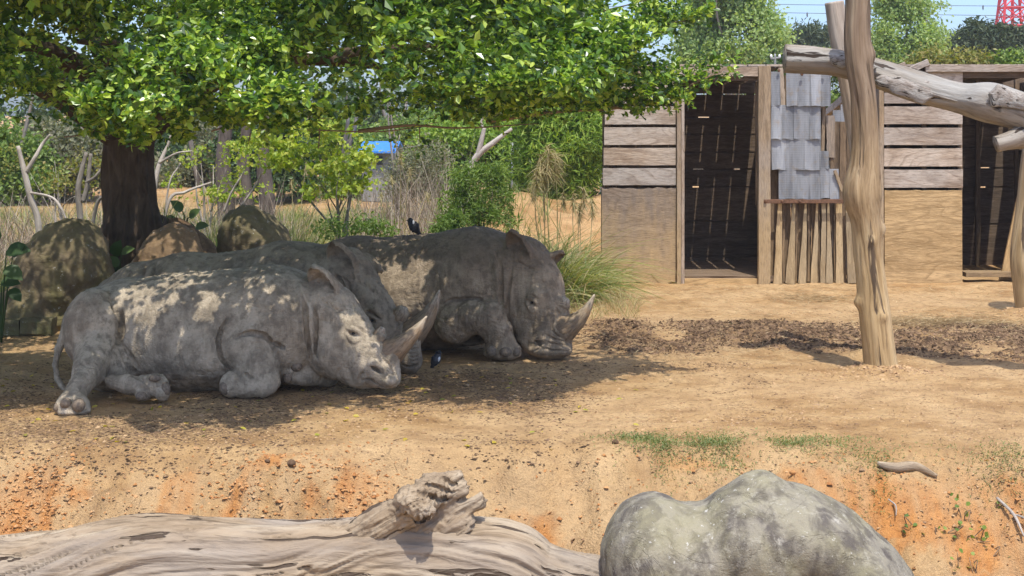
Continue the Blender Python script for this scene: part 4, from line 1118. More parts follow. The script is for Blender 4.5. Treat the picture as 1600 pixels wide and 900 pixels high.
# ---- first shed
sh = empty("wooden_shed", (SX(1065), SY, 0), "grey board animal shed with tall dark doorway and grey plastic sheets beside it", "shed", "animal sheds")
for py0, py1, l in ((117, 139.5, 946), (144, 161.5, 946), (166.5, 194.3, 945), (199.2, 226.3, 944), (231.2, 258, 943), (262.8, 289.3, 942)):
    hboard(sh, l, 1055.5, py0, py1, M_BOARD)
hboard(sh, 940, 1055.5, 294.5, 441, M_PLY, name="plywood_panel", jit=.012, n=16)
hboard(sh, 946, 1053, 441, 447, M_DSLAT, SY + .1, .1, "sill")
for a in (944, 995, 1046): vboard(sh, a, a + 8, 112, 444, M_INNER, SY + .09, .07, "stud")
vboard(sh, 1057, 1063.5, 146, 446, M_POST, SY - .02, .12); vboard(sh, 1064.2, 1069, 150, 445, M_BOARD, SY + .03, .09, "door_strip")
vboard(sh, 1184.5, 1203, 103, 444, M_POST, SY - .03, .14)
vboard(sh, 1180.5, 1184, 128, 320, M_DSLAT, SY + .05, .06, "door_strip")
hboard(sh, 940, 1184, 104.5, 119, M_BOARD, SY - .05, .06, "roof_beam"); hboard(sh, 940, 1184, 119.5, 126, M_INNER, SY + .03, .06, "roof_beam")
hboard(sh, 1069, 1184, 435, 443, M_PLY2, SY + .05, .16, "threshold")
# back wall: rows with chinks left open
BY = 28.6
bx0, bx1 = SX(962, BY), SX(1196, BY)
def bwall(root, pxa, pxb, rows, chinks, mat, Y):
    for i in range(len(rows) - 1):
        hboard(root, pxa, pxb, rows[i] + 1.3, rows[i + 1] - 1.1, mat, Y, .05, "back_board", .004)
    for i, r in enumerate(rows[1:-1]):
        cuts = sorted(chinks.get(r, [])); x = pxa
        for c0, c1 in cuts + [(pxb, pxb)]:
            if c0 - x > 3: hboard(root, x, c0, r - 3.5, r + 3.5, mat, Y + .06, .03, "batten", .002, n=3)
            x = c1
rows = [112, 147, 183, 210, 238, 264, 292, 345, 400, 432]
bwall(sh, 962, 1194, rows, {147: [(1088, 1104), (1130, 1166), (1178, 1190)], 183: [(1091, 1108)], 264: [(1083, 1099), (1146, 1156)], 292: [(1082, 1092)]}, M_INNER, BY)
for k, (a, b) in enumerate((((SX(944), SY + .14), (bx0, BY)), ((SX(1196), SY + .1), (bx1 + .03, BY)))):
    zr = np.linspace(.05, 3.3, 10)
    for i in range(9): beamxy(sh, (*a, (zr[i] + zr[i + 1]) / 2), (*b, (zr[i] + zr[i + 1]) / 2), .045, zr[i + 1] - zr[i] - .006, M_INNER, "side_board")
# roof boards with narrow gaps the sun comes through
x = SX(942); i = 0
while x < SX(1215):
    w = .27
    beamxy(sh, (x + w / 2, SY - .02, 3.50), (x + w / 2, BY + .2, 3.36), w, .035, M_BOARD, "roof_board", 4, .002); x += w + .022
for y in (26.5, 27.42, 27.95, 28.32): beamxy(sh, (SX(938), y, 3.40 - (y - SY) * .045), (SX(1212), y, 3.40 - (y - SY) * .045), .08, .07, M_INNER, "rafter")
# low floor of packed earth and boards
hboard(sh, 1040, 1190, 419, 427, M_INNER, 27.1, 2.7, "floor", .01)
# wing with slats below and plastic sheets above
for i, a in enumerate(np.arange(1204, 1334, 10.8)):
    vboard(sh, a, a + 10.2, 118 if a < 1290 else 190, 445, M_DSLAT, SY + .16 + .03 * (i % 2), .035, "wall_board")
for r in ([(1203.5, 1218), (1226, 1244), (1243.5, 1264.5), (1264, 1280), (1281, 1296.5)], [(1204, 1221), (1220, 1240), (1239.5, 1265), (1264, 1281)],
          [(1204, 1227), (1226, 1257), (1256, 1281)], [(1216, 1243), (1242.5, 1265), (1264, 1281)]): pass
rowsS = [(112, 166, [(1203.5, 1217.5), (1227, 1245), (1244.5, 1265), (1264.5, 1281), (1281.5, 1296.5)]),
         (164, 217, [(1204, 1221), (1220.5, 1240), (1239.5, 1265), (1264.5, 1281)]),
         (214, 265, [(1204, 1227), (1226.5, 1257), (1256.5, 1281)]),
         (263, 311, [(1216, 1243), (1242.5, 1265), (1264.5, 1281)])]
for ri, (a, b, cs) in reversed(list(enumerate(rowsS))):
    for c in cs: sheet(sh, c[0], c[1], a, b, SY - .02 - .014 * (4 - ri))
sheet(sh, 1280, 1294, 236, 265, SY - .03); sheet(sh, 1281, 1296, 262, 310, SY - .02); sheet(sh, 1296, 1310, 264, 311, SY - .015)
vboard(sh, 1218, 1225, 106, 168, M_POST, SY - .03, .05, "strut", ry=-.05); vboard(sh, 1283, 1288.5, 166, 262, M_POST, SY + .05, .06, "strut", ry=.03)
vboard(sh, 1291, 1304, 181, 246, M_POST, SY + .03, .06, "strut"); vboard(sh, 1296, 1302, 246, 268, M_DSLAT, SY + .05, .06, "strut"); vboard(sh, 1308, 1313, 265, 300, M_POST, SY - .05, .03, "strut", ry=-.35)
for bx_, by_ in ((1217, 110), (1253, 116), (1287, 114), (1196, 314), (1222, 314), (1250, 315), (1320, 313)):
    V, Fs = blob(W(bx_, by_, SY - .125), (.026, .016, .026), 10, 6); part("bolt", V, Fs, M_RUST, sh, True)
hboard(sh, 1193, 1347, 311.5, 317.5, M_RUST, SY - .085, .03, "rail", .003)
for tl, tr, br, bl in ((1216, 1221.5, 1222, 1208), (1239, 1242.5, 1242, 1227), (1257.5, 1260.5, 1260, 1247), (1275.5, 1278, 1278, 1266), (1284, 1290.5, 1290, 1282), (1293, 1296, 1302, 1291), (1306, 1316, 1318, 1306), (1321, 1326, 1341, 1325)):
    prism(sh, [(tl, 318), (tr, 318), (br, 443 + rs.uniform(-2, 3)), (bl, 443 + rs.uniform(-2, 3))], SY + .02, .04, M_SUNSLAT, "slat")  # taper and pale tone put the sunlit wedges into shape and colour
for a, b in ((1223, 1226), (1243, 1246), (1262, 1265), (1279, 1281), (1303, 1305)): prism(sh, [(a, 318), (b, 318), (b, 440), (a, 440)], SY + .07, .04, M_DSLAT, "slat")
# ---- second shed
s2 = empty("wooden_shed", (SX(1440), SY, 0), "grey board animal shed with clean tan plywood panel behind the bare trunk", "shed", "animal sheds")
for py0, py1 in ((112.5, 140), (145, 161.5), (166.5, 194), (199.5, 226.6), (232, 260), (265.2, 293.2)): hboard(s2, 1381, 1503.5 + rs.uniform(-1, .5), py0, py1, M_BOARD)
hboard(s2, 1382, 1502.5, 297.5, 444, M_PLY2, name="plywood_panel", jit=.006, n=12)
hboard(s2, 1385, 1502, 444.5, 448, M_DSLAT, SY + .1, .1, "sill")
for a in (1383, 1440, 1496): vboard(s2, a, a + 7, 112, 446, M_INNER, SY + .085, .07, "stud")
vboard(s2, 1372.5, 1380, 110, 447, M_POST, SY, .1)
hboard(s2, 1446, 1660, 101.5, 112, M_BOARD, SY - .07, .06, "roof_beam"); hboard(s2, 1380, 1660, 113, 122, M_INNER, SY + .06, .06, "roof_beam")
V, Fs, at = plank(W(1430, 106, SY - .1), (.46, .05, .1), 0, 5, .004, 0, -.42, rs); part("roof_strut", V, Fs, M_BOARD, s2, False, at)
V, Fs, at = plank(W(1396, 107, SY - .02), (.4, .05, .08), 0, 5, .004, 0, -.35, rs); part("roof_strut", V, Fs, M_BOARD, s2, False, at)
bwall(s2, 1325, 1600, [112, 140, 165, 197, 230, 262, 292, 350, 420], {262: [(1528, 1546)], 292: [(1528, 1540)]}, M_INNER, BY + .4)
vboard(s2, 1524, 1531, 120, 428, M_DSLAT, BY, .08, "stud"); vboard(s2, 1585, 1592, 120, 428, M_DSLAT, BY, .08, "stud")
zr = np.linspace(.05, 3.3, 9)
for i in range(8):
    for a, b in (((SX(1500), SY + .13), (SX(1490, BY), BY + .3)), ((SX(1655), SY), (SX(1600, BY), BY + .3))):
        beamxy(s2, (*a, (zr[i] + zr[i + 1]) / 2), (*b, (zr[i] + zr[i + 1]) / 2), .045, zr[i + 1] - zr[i] - .01, M_INNER, "side_board")
x = SX(1384); i = 0
while x < SX(1650):
    beamxy(s2, (x + .14, SY - .04, 3.5), (x + .14, BY + .5, 3.30), .28, .035, M_BOARD, "roof_board", 4, .002); x += .29
prism(s2, [(1601, 250), (1650, 240), (1650, 424), (1566, 424)], SY + .35, .05, M_PLY2, "loose_panel", 6)
hboard(s2, 1504, 1660, 424, 431, M_DSLAT, SY + .3, .4, "threshold")
# side wall of the second shed falling away to the back, with its sloping edge board
A, B = np.array([SX(1377), SY + .06]), np.array([SX(1297, 30.0), 30.0])
for i in range(11):
    f0, f1 = i / 11, (i + 1) / 11; q = A + (B - A) * (f0 + f1) / 2; d = (B - A) / 11; zt = 3.36 + (2.70 - 3.36) * (f0 + f1) / 2
    V, Fs, at = plank((0, 0, 0), (np.linalg.norm(d) - .008, .04, zt), 2, 7, .004, 0, 0, rs)
    rz = math.atan2(d[1], d[0]); s_, c_ = math.sin(rz), math.cos(rz)
    V = np.stack([V[:, 0] * c_ - V[:, 1] * s_, V[:, 0] * s_ + V[:, 1] * c_, V[:, 2]], -1) + [q[0], q[1], zt / 2]
    part("side_board", V, Fs, M_BOARD, s2, False, at)
beamxy(s2, (A[0] - .05, A[1] - .1, 3.42), (B[0] - .05, B[1], 2.76), .07, .13, M_BOARD, "edge_board")
for a, b, c, d in ((1306, 1319, 172, 218), (1318.5, 1332, 163, 217), (1306, 1320, 216, 264), (1319, 1332, 215, 265)): sheet(s2, a, b, c, d, SY + .26)
vboard(s2, 1309, 1316, 170, 300, M_DSLAT, SY + .36, .06, "strut"); vboard(s2, 1325, 1331, 165, 310, M_DSLAT, SY + .36, .06, "strut")
# ------------------------------------------------------------------ the big fig tree
rt = np.random.default_rng(77)
TX, TY = (203 - 800) / F * 21.5, 21.5
def bark_mat(name, a, b, c3, s=(2.5, 10)):
    t = NT(name); g = t.attr('gc')
    n1 = t.noise(t.mapping(g, (s[0], s[1], s[1])), 1, 7, .62, .6); n2 = t.noise(g, 5, 5)
    c = t.ramp(n1, [(.3, a), (.5, b), (.7, c3)]); c = t.mix(t.ramp(n2, [(.5, 0.0), (.7, .5)]), c, c3)
    t.pbr(c, .9, .15, t.bump(n1, .9, .03)); return t.m
M_FBARK = bark_mat("fig_bark", (.045, .032, .022), (.085, .06, .042), (.13, .098, .07))
M_TWIG = bark_mat("twig_bark", (.13, .09, .06), (.24, .17, .11), (.33, .25, .17), (6, 30))
M_FLEAF = leaf_mat("fig_leaf", [(.03, .072, .014), (.055, .12, .018), (.10, .20, .024), (.19, .315, .035), (.32, .44, .055), (.48, .57, .115)], .30, .28, (1.5, 1.6, .45), .55)
fig = empty("fig_tree", (TX, TY, float(gz(TX, TY)[0])), "broad dense green tree whose low canopy shades the rhinos", "tree")
def rootdisp(L, a, r):
    return .09 * np.cos(a * 3 + .6 + L * .5) * np.clip(1.2 - L * .35, .2, 1.2) + .10 * fbm(np.stack([L * 1.3, np.cos(a) * 1.8, np.sin(a) * 1.8], -1), 4, 5) - .05 * np.exp(-(vnoise(np.stack([L * .5, np.cos(a) * 2.6, np.sin(a) * 2.6], -1), 15) / .12) ** 2) + .03 * fbm(np.stack([L * 1.2, np.cos(a) * 7, np.sin(a) * 7], -1), 3, 8)
V, Fs, at = tube([W(200, 560, TY), W(203, 490, TY), W(207, 420, TY), W(208, 360, TY), W(206, 300, TY), W(205, 240, TY), W(210, 170, TY), W(214, 90, TY)],
                 [.85, .62, .47, .39, .34, .33, .36, .34], 90, 56, rootdisp)
part("trunk", V, Fs, M_FBARK, fig, True, at)
for k, (ex, ey, ez, r0) in enumerate(((250, 470, 22.3, .24), (300, 480, 22.2, .16), (150, 470, 20.9, .2), (205, 480, 20.8, .22))):
    P = [W(207, 380, TY), W((207 * 1.4 + ex) / 2.4, 420, (TY * 1.4 + ez) / 2.4), np.array([*W(ex, ey, ez)[:2], float(gz(*W(ex, ey, ez)[:2])[0]) + .02])]
    V, Fs, at = tube(P, [r0, r0 * .9, r0 * .5], 26, 18, noise_disp(.03, .02, 120 + k)); part("root", V, Fs, M_FBARK, fig, True, at)
def crown_h(x, y):                       # top of the dome
    r = np.hypot(x - TX, (y - TY)) / 9.6
    return 3.1 + 3.2 * np.sqrt(np.clip(1 - r * r, 0, 1))
# limbs
ends = []
for k, (dx, dy, ez) in enumerate(((7.0, -5.2, 3.25), (4.2, -7.0, 3.15), (1.0, -8.0, 3.2), (-2.5, -7.6, 3.3), (-6.5, -4.5, 3.4), (6.8, -1.0, 3.9), (-7, 2, 4.2), (3.2, 1.5, 4.2), (-2, 1.5, 4.2), (2.6, -3.6, 4.6), (-1.6, -3.8, 4.7), (5.6, -6.3, 2.95))):
    a = np.array([TX, TY, 2.35 + .1 * (k % 4)]); b = np.array([TX + dx * .72, TY + dy * .66, ez + .25])
    m1 = a + (b - a) * .3 + [0, 0, .55]; m2 = a + (b - a) * .65 + [rt.normal(0, .25), rt.normal(0, .25), .35]
    V, Fs, at = tube([a, m1, m2, b], [.22, .14, .085, .02], 40, 14, noise_disp(.012, .01, 140 + k))
    part("limb", V, Fs, M_FBARK, fig, True, at); ends.append((a, m1, m2, b))

# bottom edge of the foliage as the photo shows it, as a height by x at the front of the crown
BPX = np.array([-300, 0, 60, 120, 165, 205, 250, 330, 420, 470, 500, 560, 600, 650, 700, 760, 850, 900, 960, 1000, 1060, 1100, 1135])
BPY = np.array([232, 228, 212, 205, 228, 236, 228, 202, 206, 200, 188, 194, 178, 192, 183, 192, 187, 172, 168, 160, 152, 128, 112])
def sprig_leaves(c, d, n, tw, lf, rng, up=.9):
    """n leaves along each twig (c start, d direction, tw length)"""
    m = len(c)
    u = (np.arange(n) + .5) / n
    P = c[:, None] + d[:, None] * (tw[:, None] * u)[..., None]
    perp = rdir(m * n, rng).reshape(m, n, 3)
    perp -= d[:, None] * (perp * d[:, None]).sum(-1, keepdims=True); perp /= np.linalg.norm(perp, axis=-1, keepdims=True) + 1e-9
    D = d[:, None] * .75 + perp * .8; D[..., 2] *= .75
    N = rng.normal(0, .55, (m, n, 3)) + np.array([0.05, -.42, up])
    L = lf[:, None] * rng.uniform(.5, 1.2, (m, n))
    return P.reshape(-1, 3), D.reshape(-1, 3), N.reshape(-1, 3), L.ravel()
# light masses standing forward, hollows between them (front surface of the crown)
MASS = [(340, 70, 175, 95, 1.0), (215, 165, 110, 55, .9), (420, 150, 120, 60, .9), (640, 40, 110, 70, .8), (600, 140, 95, 60, .5), (760, 110, 120, 70, .7), (900, 110, 110, 60, .9), (960, 60, 110, 60, .9), (840, 30, 80, 50, .45), (20, 60, 70, 90, .5), (500, 60, 60, 60, .3), (690, 170, 90, 25, .5), (1020, 20, 60, 40, .7)]
def front_bulge(px, py):
    b = np.zeros_like(px)
    for mx, my, sx, sy, a in MASS: b = np.maximum(b, a * np.exp(-(((px - mx) / sx) ** 2 + ((py - my) / sy) ** 2) ** 1.5))
    return b
def hole_in_sun(P):
    """gaps in the roof of the crown along the sun's path to spots on the animals' flanks"""
    keep = np.ones(len(P), bool)
    for t, rad, pr in HOLES:
        k = (P - t) @ (-SUN); q = P - t + np.outer(k, SUN); dist = np.linalg.norm(q, axis=1)
        nz_ = vnoise(q * 6 + 3.3, 9) * .35 + vnoise(q * 14, 4) * .25
        keep &= ~((dist < rad * (1 + nz_)) & (rt.random(len(P)) < pr) & (k > .6))
    return keep
HOLES = [(W(615, 425, 17.85), .20, 1.0), (W(652, 415, 17.85), .22, 1.0), (W(640, 450, 17.8), .14, 1.0),
         (W(205, 475, 15.7), .26, .9), (W(255, 465, 15.6), .2, .8), (W(225, 500, 15.5), .2, .8), (W(322, 470, 15.5), .14, 1), (W(330, 495, 15.5), .10, 1), (W(400, 455, 15.55), .2, .7), (W(440, 490, 15.5), .16, .7), (W(290, 440, 15.9), .3, .6),
         (W(550, 505, 15.45), .13, 1.0), (W(575, 525, 15.4), .12, 1.0), (W(600, 590, 15.4), .12, .9), (W(570, 560, 15.4), .12, .7), (W(655, 520, 15.5), .16, 1.0),
         (W(60, 430, 19.6), .25, .8), (W(110, 470, 19.5), .25, .8), (W(250, 385, 20.1), .2, .9), (W(225, 405, 20.1), .18, .9), (W(300, 380, 20.1), .12, .9), (W(435, 365, 20.7), .12, 1),
         (W(840, 520, 17.5), .12, .7), (W(890, 500, 17.5), .14, .9), (W(925, 480, 17.5), .2, .9), (W(50, 545, 18.5), .3, .8), (W(130, 600, 15.2), .2, .6)]

# front shell
n = 14500
px = rt.uniform(-180, 1075, n); py = rt.uniform(-75, 236, n)
bot = np.interp(px, BPX, BPY)
dens = np.ones(n)
bul = front_bulge(px, py)
lowlim = bot - 6 + 10 * vnoise(np.column_stack([px / 16, px * 0, px * 0]), 5)
ok = (py < lowlim)
# right end thins out and leaves a window of sky
right = np.interp(py, [-80, 0, 40, 60, 75, 95, 120, 150, 175], [1105, 1085, 1060, 1015, 1002, 1012, 1050, 1062, 1000])
ok &= px < right + 14 * vnoise(np.column_stack([py / 14, px * 0, px * 0]), 6)
cl = fbm(np.column_stack([px / 42, py / 36, px * 0]), 3, 17)
ok &= rt.random(n) < np.clip(-.06 + 1.0 * bul + 1.3 * cl * np.clip(bul * 2, .35, 1) + .15 * (px > 760), .02, 1)
px, py, bul = px[ok], py[ok], bul[ok]
Yb = np.interp(px, [-200, 0, 400, 700, 900, 1000, 1100], [14.6, 14.4, 14.4, 14.9, 15.6, 15.9, 16.0])
dep = rt.exponential(.45, len(px))
Yc = Yb - 1.6 * bul + dep * np.where(px > 950, .5, 1) + .5 * vnoise(np.column_stack([px / 60, py / 50, px * 0]), 3) + .012 * np.maximum(0, 120 - py)
cen = np.stack([(px - 800) / F * Yc, Yc, CH - (py - HZ) / F * Yc], -1)
d = rdir(len(cen), rt) * [1, .8, .8] + np.array([.12, -.5, .25]); d /= np.linalg.norm(d, axis=1, keepdims=True)
P, D, N, L = sprig_leaves(cen - d * .1, d, 9, rt.uniform(.14, .26, len(cen)), rt.uniform(.064, .088, len(cen)), rt)
# right-hand sprays drooping over the shed roof, carried by visible twigs
twigs = []
sp = [[(850, 130, 16.2), (950, 150, 16.0), (1030, 158, 15.9), (1085, 130, 15.8), (1128, 112, 15.75)], [(880, 150, 16.1), (960, 168, 16.0), (1010, 165, 15.9), (1052, 152, 15.9)], [(840, 60, 16.4), (940, 60, 16.2), (1020, 40, 16.0), (1095, 30, 15.9)],
      [(860, 100, 16.3), (950, 118, 16.0), (1010, 128, 15.9), (1070, 118, 15.9)], [(930, 20, 16.2), (1010, 0, 16), (1075, -20, 16.)], [(560, 205, 15.4), (640, 196, 15.3), (720, 200, 15.3), (840, 193, 15.5)], [(480, 203, 15.2), (600, 205, 15.3), (690, 190, 15.4)],
      [(100, 214, 15.4), (180, 206, 15.6), (250, 200, 15.6)], [(330, 205, 15.2), (420, 180, 15.2), (520, 186, 15.2)], [(655, 200, 15.3), (656, 222, 15.3)], [(500, 200, 15.2), (498, 232, 15.2)], [(392, 208, 15.2), (388, 225, 15.2)], [(985, 60, 15.9), (1010, 74, 15.9), (1033, 62, 15.9)], [(760, 190, 15.6), (870, 175, 15.9), (960, 170, 16.0), (1000, 162, 15.9)]]
PP, DD, NN, LL = [P], [D], [N], [L]
for i, q in enumerate(sp):
    pts = [W(*a) for a in q]; r0 = .022 if len(q) > 3 else .008
    V, Fs, at = tube(pts, list(np.linspace(r0, .004, len(q))), 30, 6, noise_disp(.004, .002, 160 + i)); part("twig", V, Fs, M_TWIG, fig, True, at)
    if i in (5, 6, 7, 8, 9, 10, 11): cnt = 5
    elif i == 12: cnt = 3
    elif i in (0, 3, 2): cnt = 95
    else: cnt = 55
    c = spline(np.array(pts), 200)[rt.integers(40 if i < 5 else 0, 200, cnt)] + rt.normal(0, .085, (cnt, 3)) * [1, 1.3, .8] + [0, 0, .04]
    dd = rdir(cnt, rt) * .8 + np.array([.35, -.2, .3]); dd /= np.linalg.norm(dd, axis=1, keepdims=True)
    a, b, c_, e = sprig_leaves(c, dd, 8, rt.uniform(.12, .22, cnt), rt.uniform(.058, .078, cnt), rt)
    PP.append(a); DD.append(b); NN.append(c_); LL.append(e)
P, D, N, L = [np.concatenate(q) for q in (PP, DD, NN, LL)]
k = hole_in_sun(P); P, D, N, L = P[k], D[k], N[k], L[k]
# the leaves one can pick out: single objects sharing six meshes
zz = (P[:, 2] < 3.75) & (P[:, 0] > -5.2) & (P[:, 0] < 2.3)
front = np.argsort(P[:, 1] + np.where(zz, 0, 50) + rt.random(len(P)) * .5)[:300]
rest = np.ones(len(P), bool); rest[front] = False
lm = []
for j in range(6):
    V, Fs, at = leaf_cloud(np.zeros((1, 3)), np.array([[0, 1., 0]]), np.array([[0, 0, 1.]]), 1.0, .56, rt, [(0, 0), (.25, .38), (.62, .5), (1, 0)], .22, .12)
    at['rnd'] = np.full(len(V), j / 5.0); lm.append(mesh("leaf", V, Fs, False, at, M_FLEAF))
fl = np.array(fig.location)
for j in front:
    o = bpy.data.objects.new("leaf", lm[int(rt.integers(0, 6))]); COL.objects.link(o); o.parent = fig
    y = Vector(D[j]).normalized(); z = Vector(N[j]); x = y.cross(z).normalized(); z = x.cross(y)
    from mathutils import Matrix
    M = Matrix((x, y, z)).transposed().to_4x4(); M.translation = Vector(P[j] - fl)
    o.matrix_local = M @ Matrix.Scale(float(L[j]), 4)
items = [leaf_cloud(P[rest], D[rest], N[rest], L[rest], L[rest] * rt.uniform(.5, .62, rest.sum()), rt)]
# body of the crown: bigger, sparser leaves inside and on top; they make the shade
n = 38000
r = 9.4 * np.sqrt(rt.random(n)); th = rt.uniform(0, 6.2832, n)
x = TX + r * np.cos(th); y = TY + r * np.sin(th) * .98
zt = crown_h(x, y); z = 2.75 + (zt - 2.75) * rt.beta(1.6, 1.1, n)
pxx = 800 + x / y * F
zl = CH - (np.interp(pxx, BPX, BPY) - 14 - HZ) / F * y
keep = (y < 22.6 + .8 * np.sin(x * 1.3)) & (z > zl) & (pxx < 1000) & (x < 1.0 - .25 * np.maximum(0, 16.5 - y)) & (y > 13.6)
inner = fbm(np.column_stack([x, y, z]) * .8, 3, 55)
keep &= rt.random(n) < np.clip(.75 + 1.1 * inner, .15, 1)
pyy = HZ - (z - CH) / y * F
keep &= ~((y < 17.8) & (z < 3.75) & (front_bulge(pxx, pyy) < .38) & (pxx < 980) & (rt.random(n) < .9))       # deep hollows between the sprays
c = np.column_stack([x, y, z])[keep]
dd = rdir(len(c), rt); dd[:, 2] = np.abs(dd[:, 2]) * .4; dd /= np.linalg.norm(dd, axis=1, keepdims=True)
P2, D2, N2, L2 = sprig_leaves(c, dd, 7, rt.uniform(.25, .45, len(c)), rt.uniform(.095, .14, len(c)), rt, 1.1)
k = hole_in_sun(P2)
items.append(leaf_cloud(P2[k], D2[k], N2[k], L2[k], L2[k] * .62, rt, LEAF4))
# upper skirt of the crown: hangs forward over the hollows and leaves them dark
n = 15000
pxo = rt.uniform(-250, 960, n); Yo = rt.uniform(12.9, 16.2, n); zo = rt.uniform(3.75, 5.0, n)
bo = np.maximum(front_bulge(pxo, np.full(n, 40.0)), front_bulge(pxo, np.full(n, 110.0)))
c = np.column_stack([(pxo - 800) / F * Yo, Yo, zo])
c = c[(rt.random(n) < np.clip(1.15 - 1.7 * bo, 0, 1)) & (Yo > 13.0 + .5 * bo)]
dd = rdir(len(c), rt)
P3, D3, N3, L3 = sprig_leaves(c, dd, 6, rt.uniform(.25, .4, len(c)), rt.uniform(.09, .13, len(c)), rt, 1.1)
k = hole_in_sun(P3)
items.append(leaf_cloud(P3[k], D3[k], N3[k], L3[k], L3[k] * .62, rt, LEAF4))
# closer foliage where the photo shows unbroken shade on the animals below
tg = [(px_, py_, Yt) for px_, py_, Yt, w in ((260, 410, 17.2, 2), (330, 405, 17.1, 2), (400, 400, 17.0, 2), (460, 395, 17.0, 2), (510, 400, 17.0, 2), (560, 430, 16.9, 3), (590, 470, 16.75, 3), (600, 510, 16.7, 2), (640, 480, 16.7, 2), (560, 380, 18.3, 1), (700, 380, 18.2, 2), (750, 375, 18.1, 2), (790, 390, 18.0, 2), (720, 420, 18.0, 2), (820, 420, 17.8, 1), (760, 450, 17.9, 2), (720, 500, 17.6, 1), (150, 540, 15.4, 1), (250, 560, 15.4, 1), (460, 560, 15.4, 1)) for _ in range(w)]
T = np.repeat(np.array([W(*q) for q in tg]), 34, 0); m = len(T)
zz = rt.uniform(3.3, 5.2, m); c = T + (-SUN) * ((zz - T[:, 2]) / -SUN[2])[:, None] + rt.normal(0, .17, (m, 3)) * [1, 1, .3]
dd = rdir(m, rt)
P4, D4, N4, L4 = sprig_leaves(c, dd, 6, rt.uniform(.22, .36, m), rt.uniform(.085, .125, m), rt, 1.1)
k = hole_in_sun(P4)
items.append(leaf_cloud(P4[k], D4[k], N4[k], L4[k], L4[k] * .62, rt, LEAF4))
V, Fs, at = join(items)
part("crown", V, Fs, M_FLEAF, fig, False, at, kind='stuff')
print("fig leaves", len(V) // 4)
# ------------------------------------------------------------------ vegetation behind
rb = np.random.default_rng(2024)
M_L_FRESH = leaf_mat("fresh_leaf", [(.12, .21, .035), (.20, .32, .05), (.29, .41, .07), (.37, .45, .10)], .5, .4)
M_L_HAZED = leaf_mat('hazed_far_leaf', [(.22, .33, .12), (.29, .41, .16), (.36, .46, .20), (.40, .48, .23)], .55, .42)  # light green paled further, distance haze put into the leaf colour
M_L_YEL = leaf_mat("yellow_green_leaf", [(.18, .27, .035), (.29, .39, .055), (.40, .47, .08), (.46, .46, .11)], .5, .42)
M_L_MID = leaf_mat("mid_green_leaf", [(.09, .16, .03), (.14, .23, .045), (.20, .29, .06), (.25, .32, .09)], .5, .35)
M_L_DARK = leaf_mat("dark_green_leaf", [(.03, .065, .02), (.05, .095, .028), (.075, .13, .035), (.1, .15, .05)], .5, .25)
M_L_PINE = leaf_mat("pine_needle", [(.035, .06, .03), (.055, .085, .04), (.08, .11, .05), (.11, .13, .07)], .6, .2)
M_L_GREY = leaf_mat("grey_green_leaf", [(.12, .14, .08), (.18, .19, .11), (.22, .22, .14), (.25, .22, .16)], .6, .3)
M_L_OLIVE = leaf_mat("olive_leaf", [(.13, .16, .04), (.2, .22, .05), (.28, .27, .07), (.3, .24, .08)], .5, .35)
M_GRASS = leaf_mat("grass_blade", [(.085, .14, .03), (.15, .215, .055), (.25, .29, .10), (.42, .39, .20)], .5, .35)
M_DRY = leaf_mat("dry_grass", [(.28, .21, .11), (.40, .32, .18), (.50, .42, .25), (.34, .33, .14)], .7, .25)
M_TWIGS = rnd_mat("dry_twig", [(.17, .13, .10), (.29, .235, .18), (.42, .36, .28), (.22, .15, .1)], .9)
M_PALEB = bark_mat("pale_bark", (.26, .22, .18), (.40, .35, .30), (.52, .47, .41), (3, 12))
M_DBARK = bark_mat("dark_bark", (.06, .05, .04), (.11, .09, .075), (.16, .135, .11), (3, 10))
M_GBARK = bark_mat("grey_bark", (.16, .14, .115), (.24, .21, .18), (.33, .3, .26), (3, 10))

def blades(P, D, L, wd, bend, rng, seg=4):
    """curved tapering strips from P towards D, drooping by bend"""
    n = len(P); D = D / np.linalg.norm(D, axis=1, keepdims=True)
    H = D.copy(); H[:, 2] = 0; H = H / (np.linalg.norm(H, axis=1, keepdims=True) + 1e-6)
    S = np.cross(D, [0, 0, 1.0]) + rng.normal(0, .35, (n, 3)); S /= np.linalg.norm(S, axis=1, keepdims=True) + 1e-6
    L = np.broadcast_to(L, n)[:, None]; wd = np.broadcast_to(wd, n)[:, None]; bend = np.broadcast_to(bend, n)[:, None]
    rows = []
    for k in range(seg):
        t = k / seg; c = P + D * L * t + (H * .6 - np.array([0, 0, 1.0])) * bend * L * t * t
        rows += [c - S * wd * .5 * (1 - t * .7), c + S * wd * .5 * (1 - t * .7)]
    rows.append(P + D * L + (H * .6 - np.array([0, 0, 1.0])) * bend * L)
    k = 2 * seg + 1; V = np.stack(rows, 1).reshape(-1, 3); b = np.arange(n)[:, None] * k
    Q = np.concatenate([b + np.array([[2 * i, 2 * i + 1, 2 * i + 3, 2 * i + 2]]) for i in range(seg - 1)])
    T = b + np.array([[2 * seg - 2, 2 * seg - 1, 2 * seg]])
    return V, [Q, T], {'rnd': np.repeat(rng.random(n), k)}

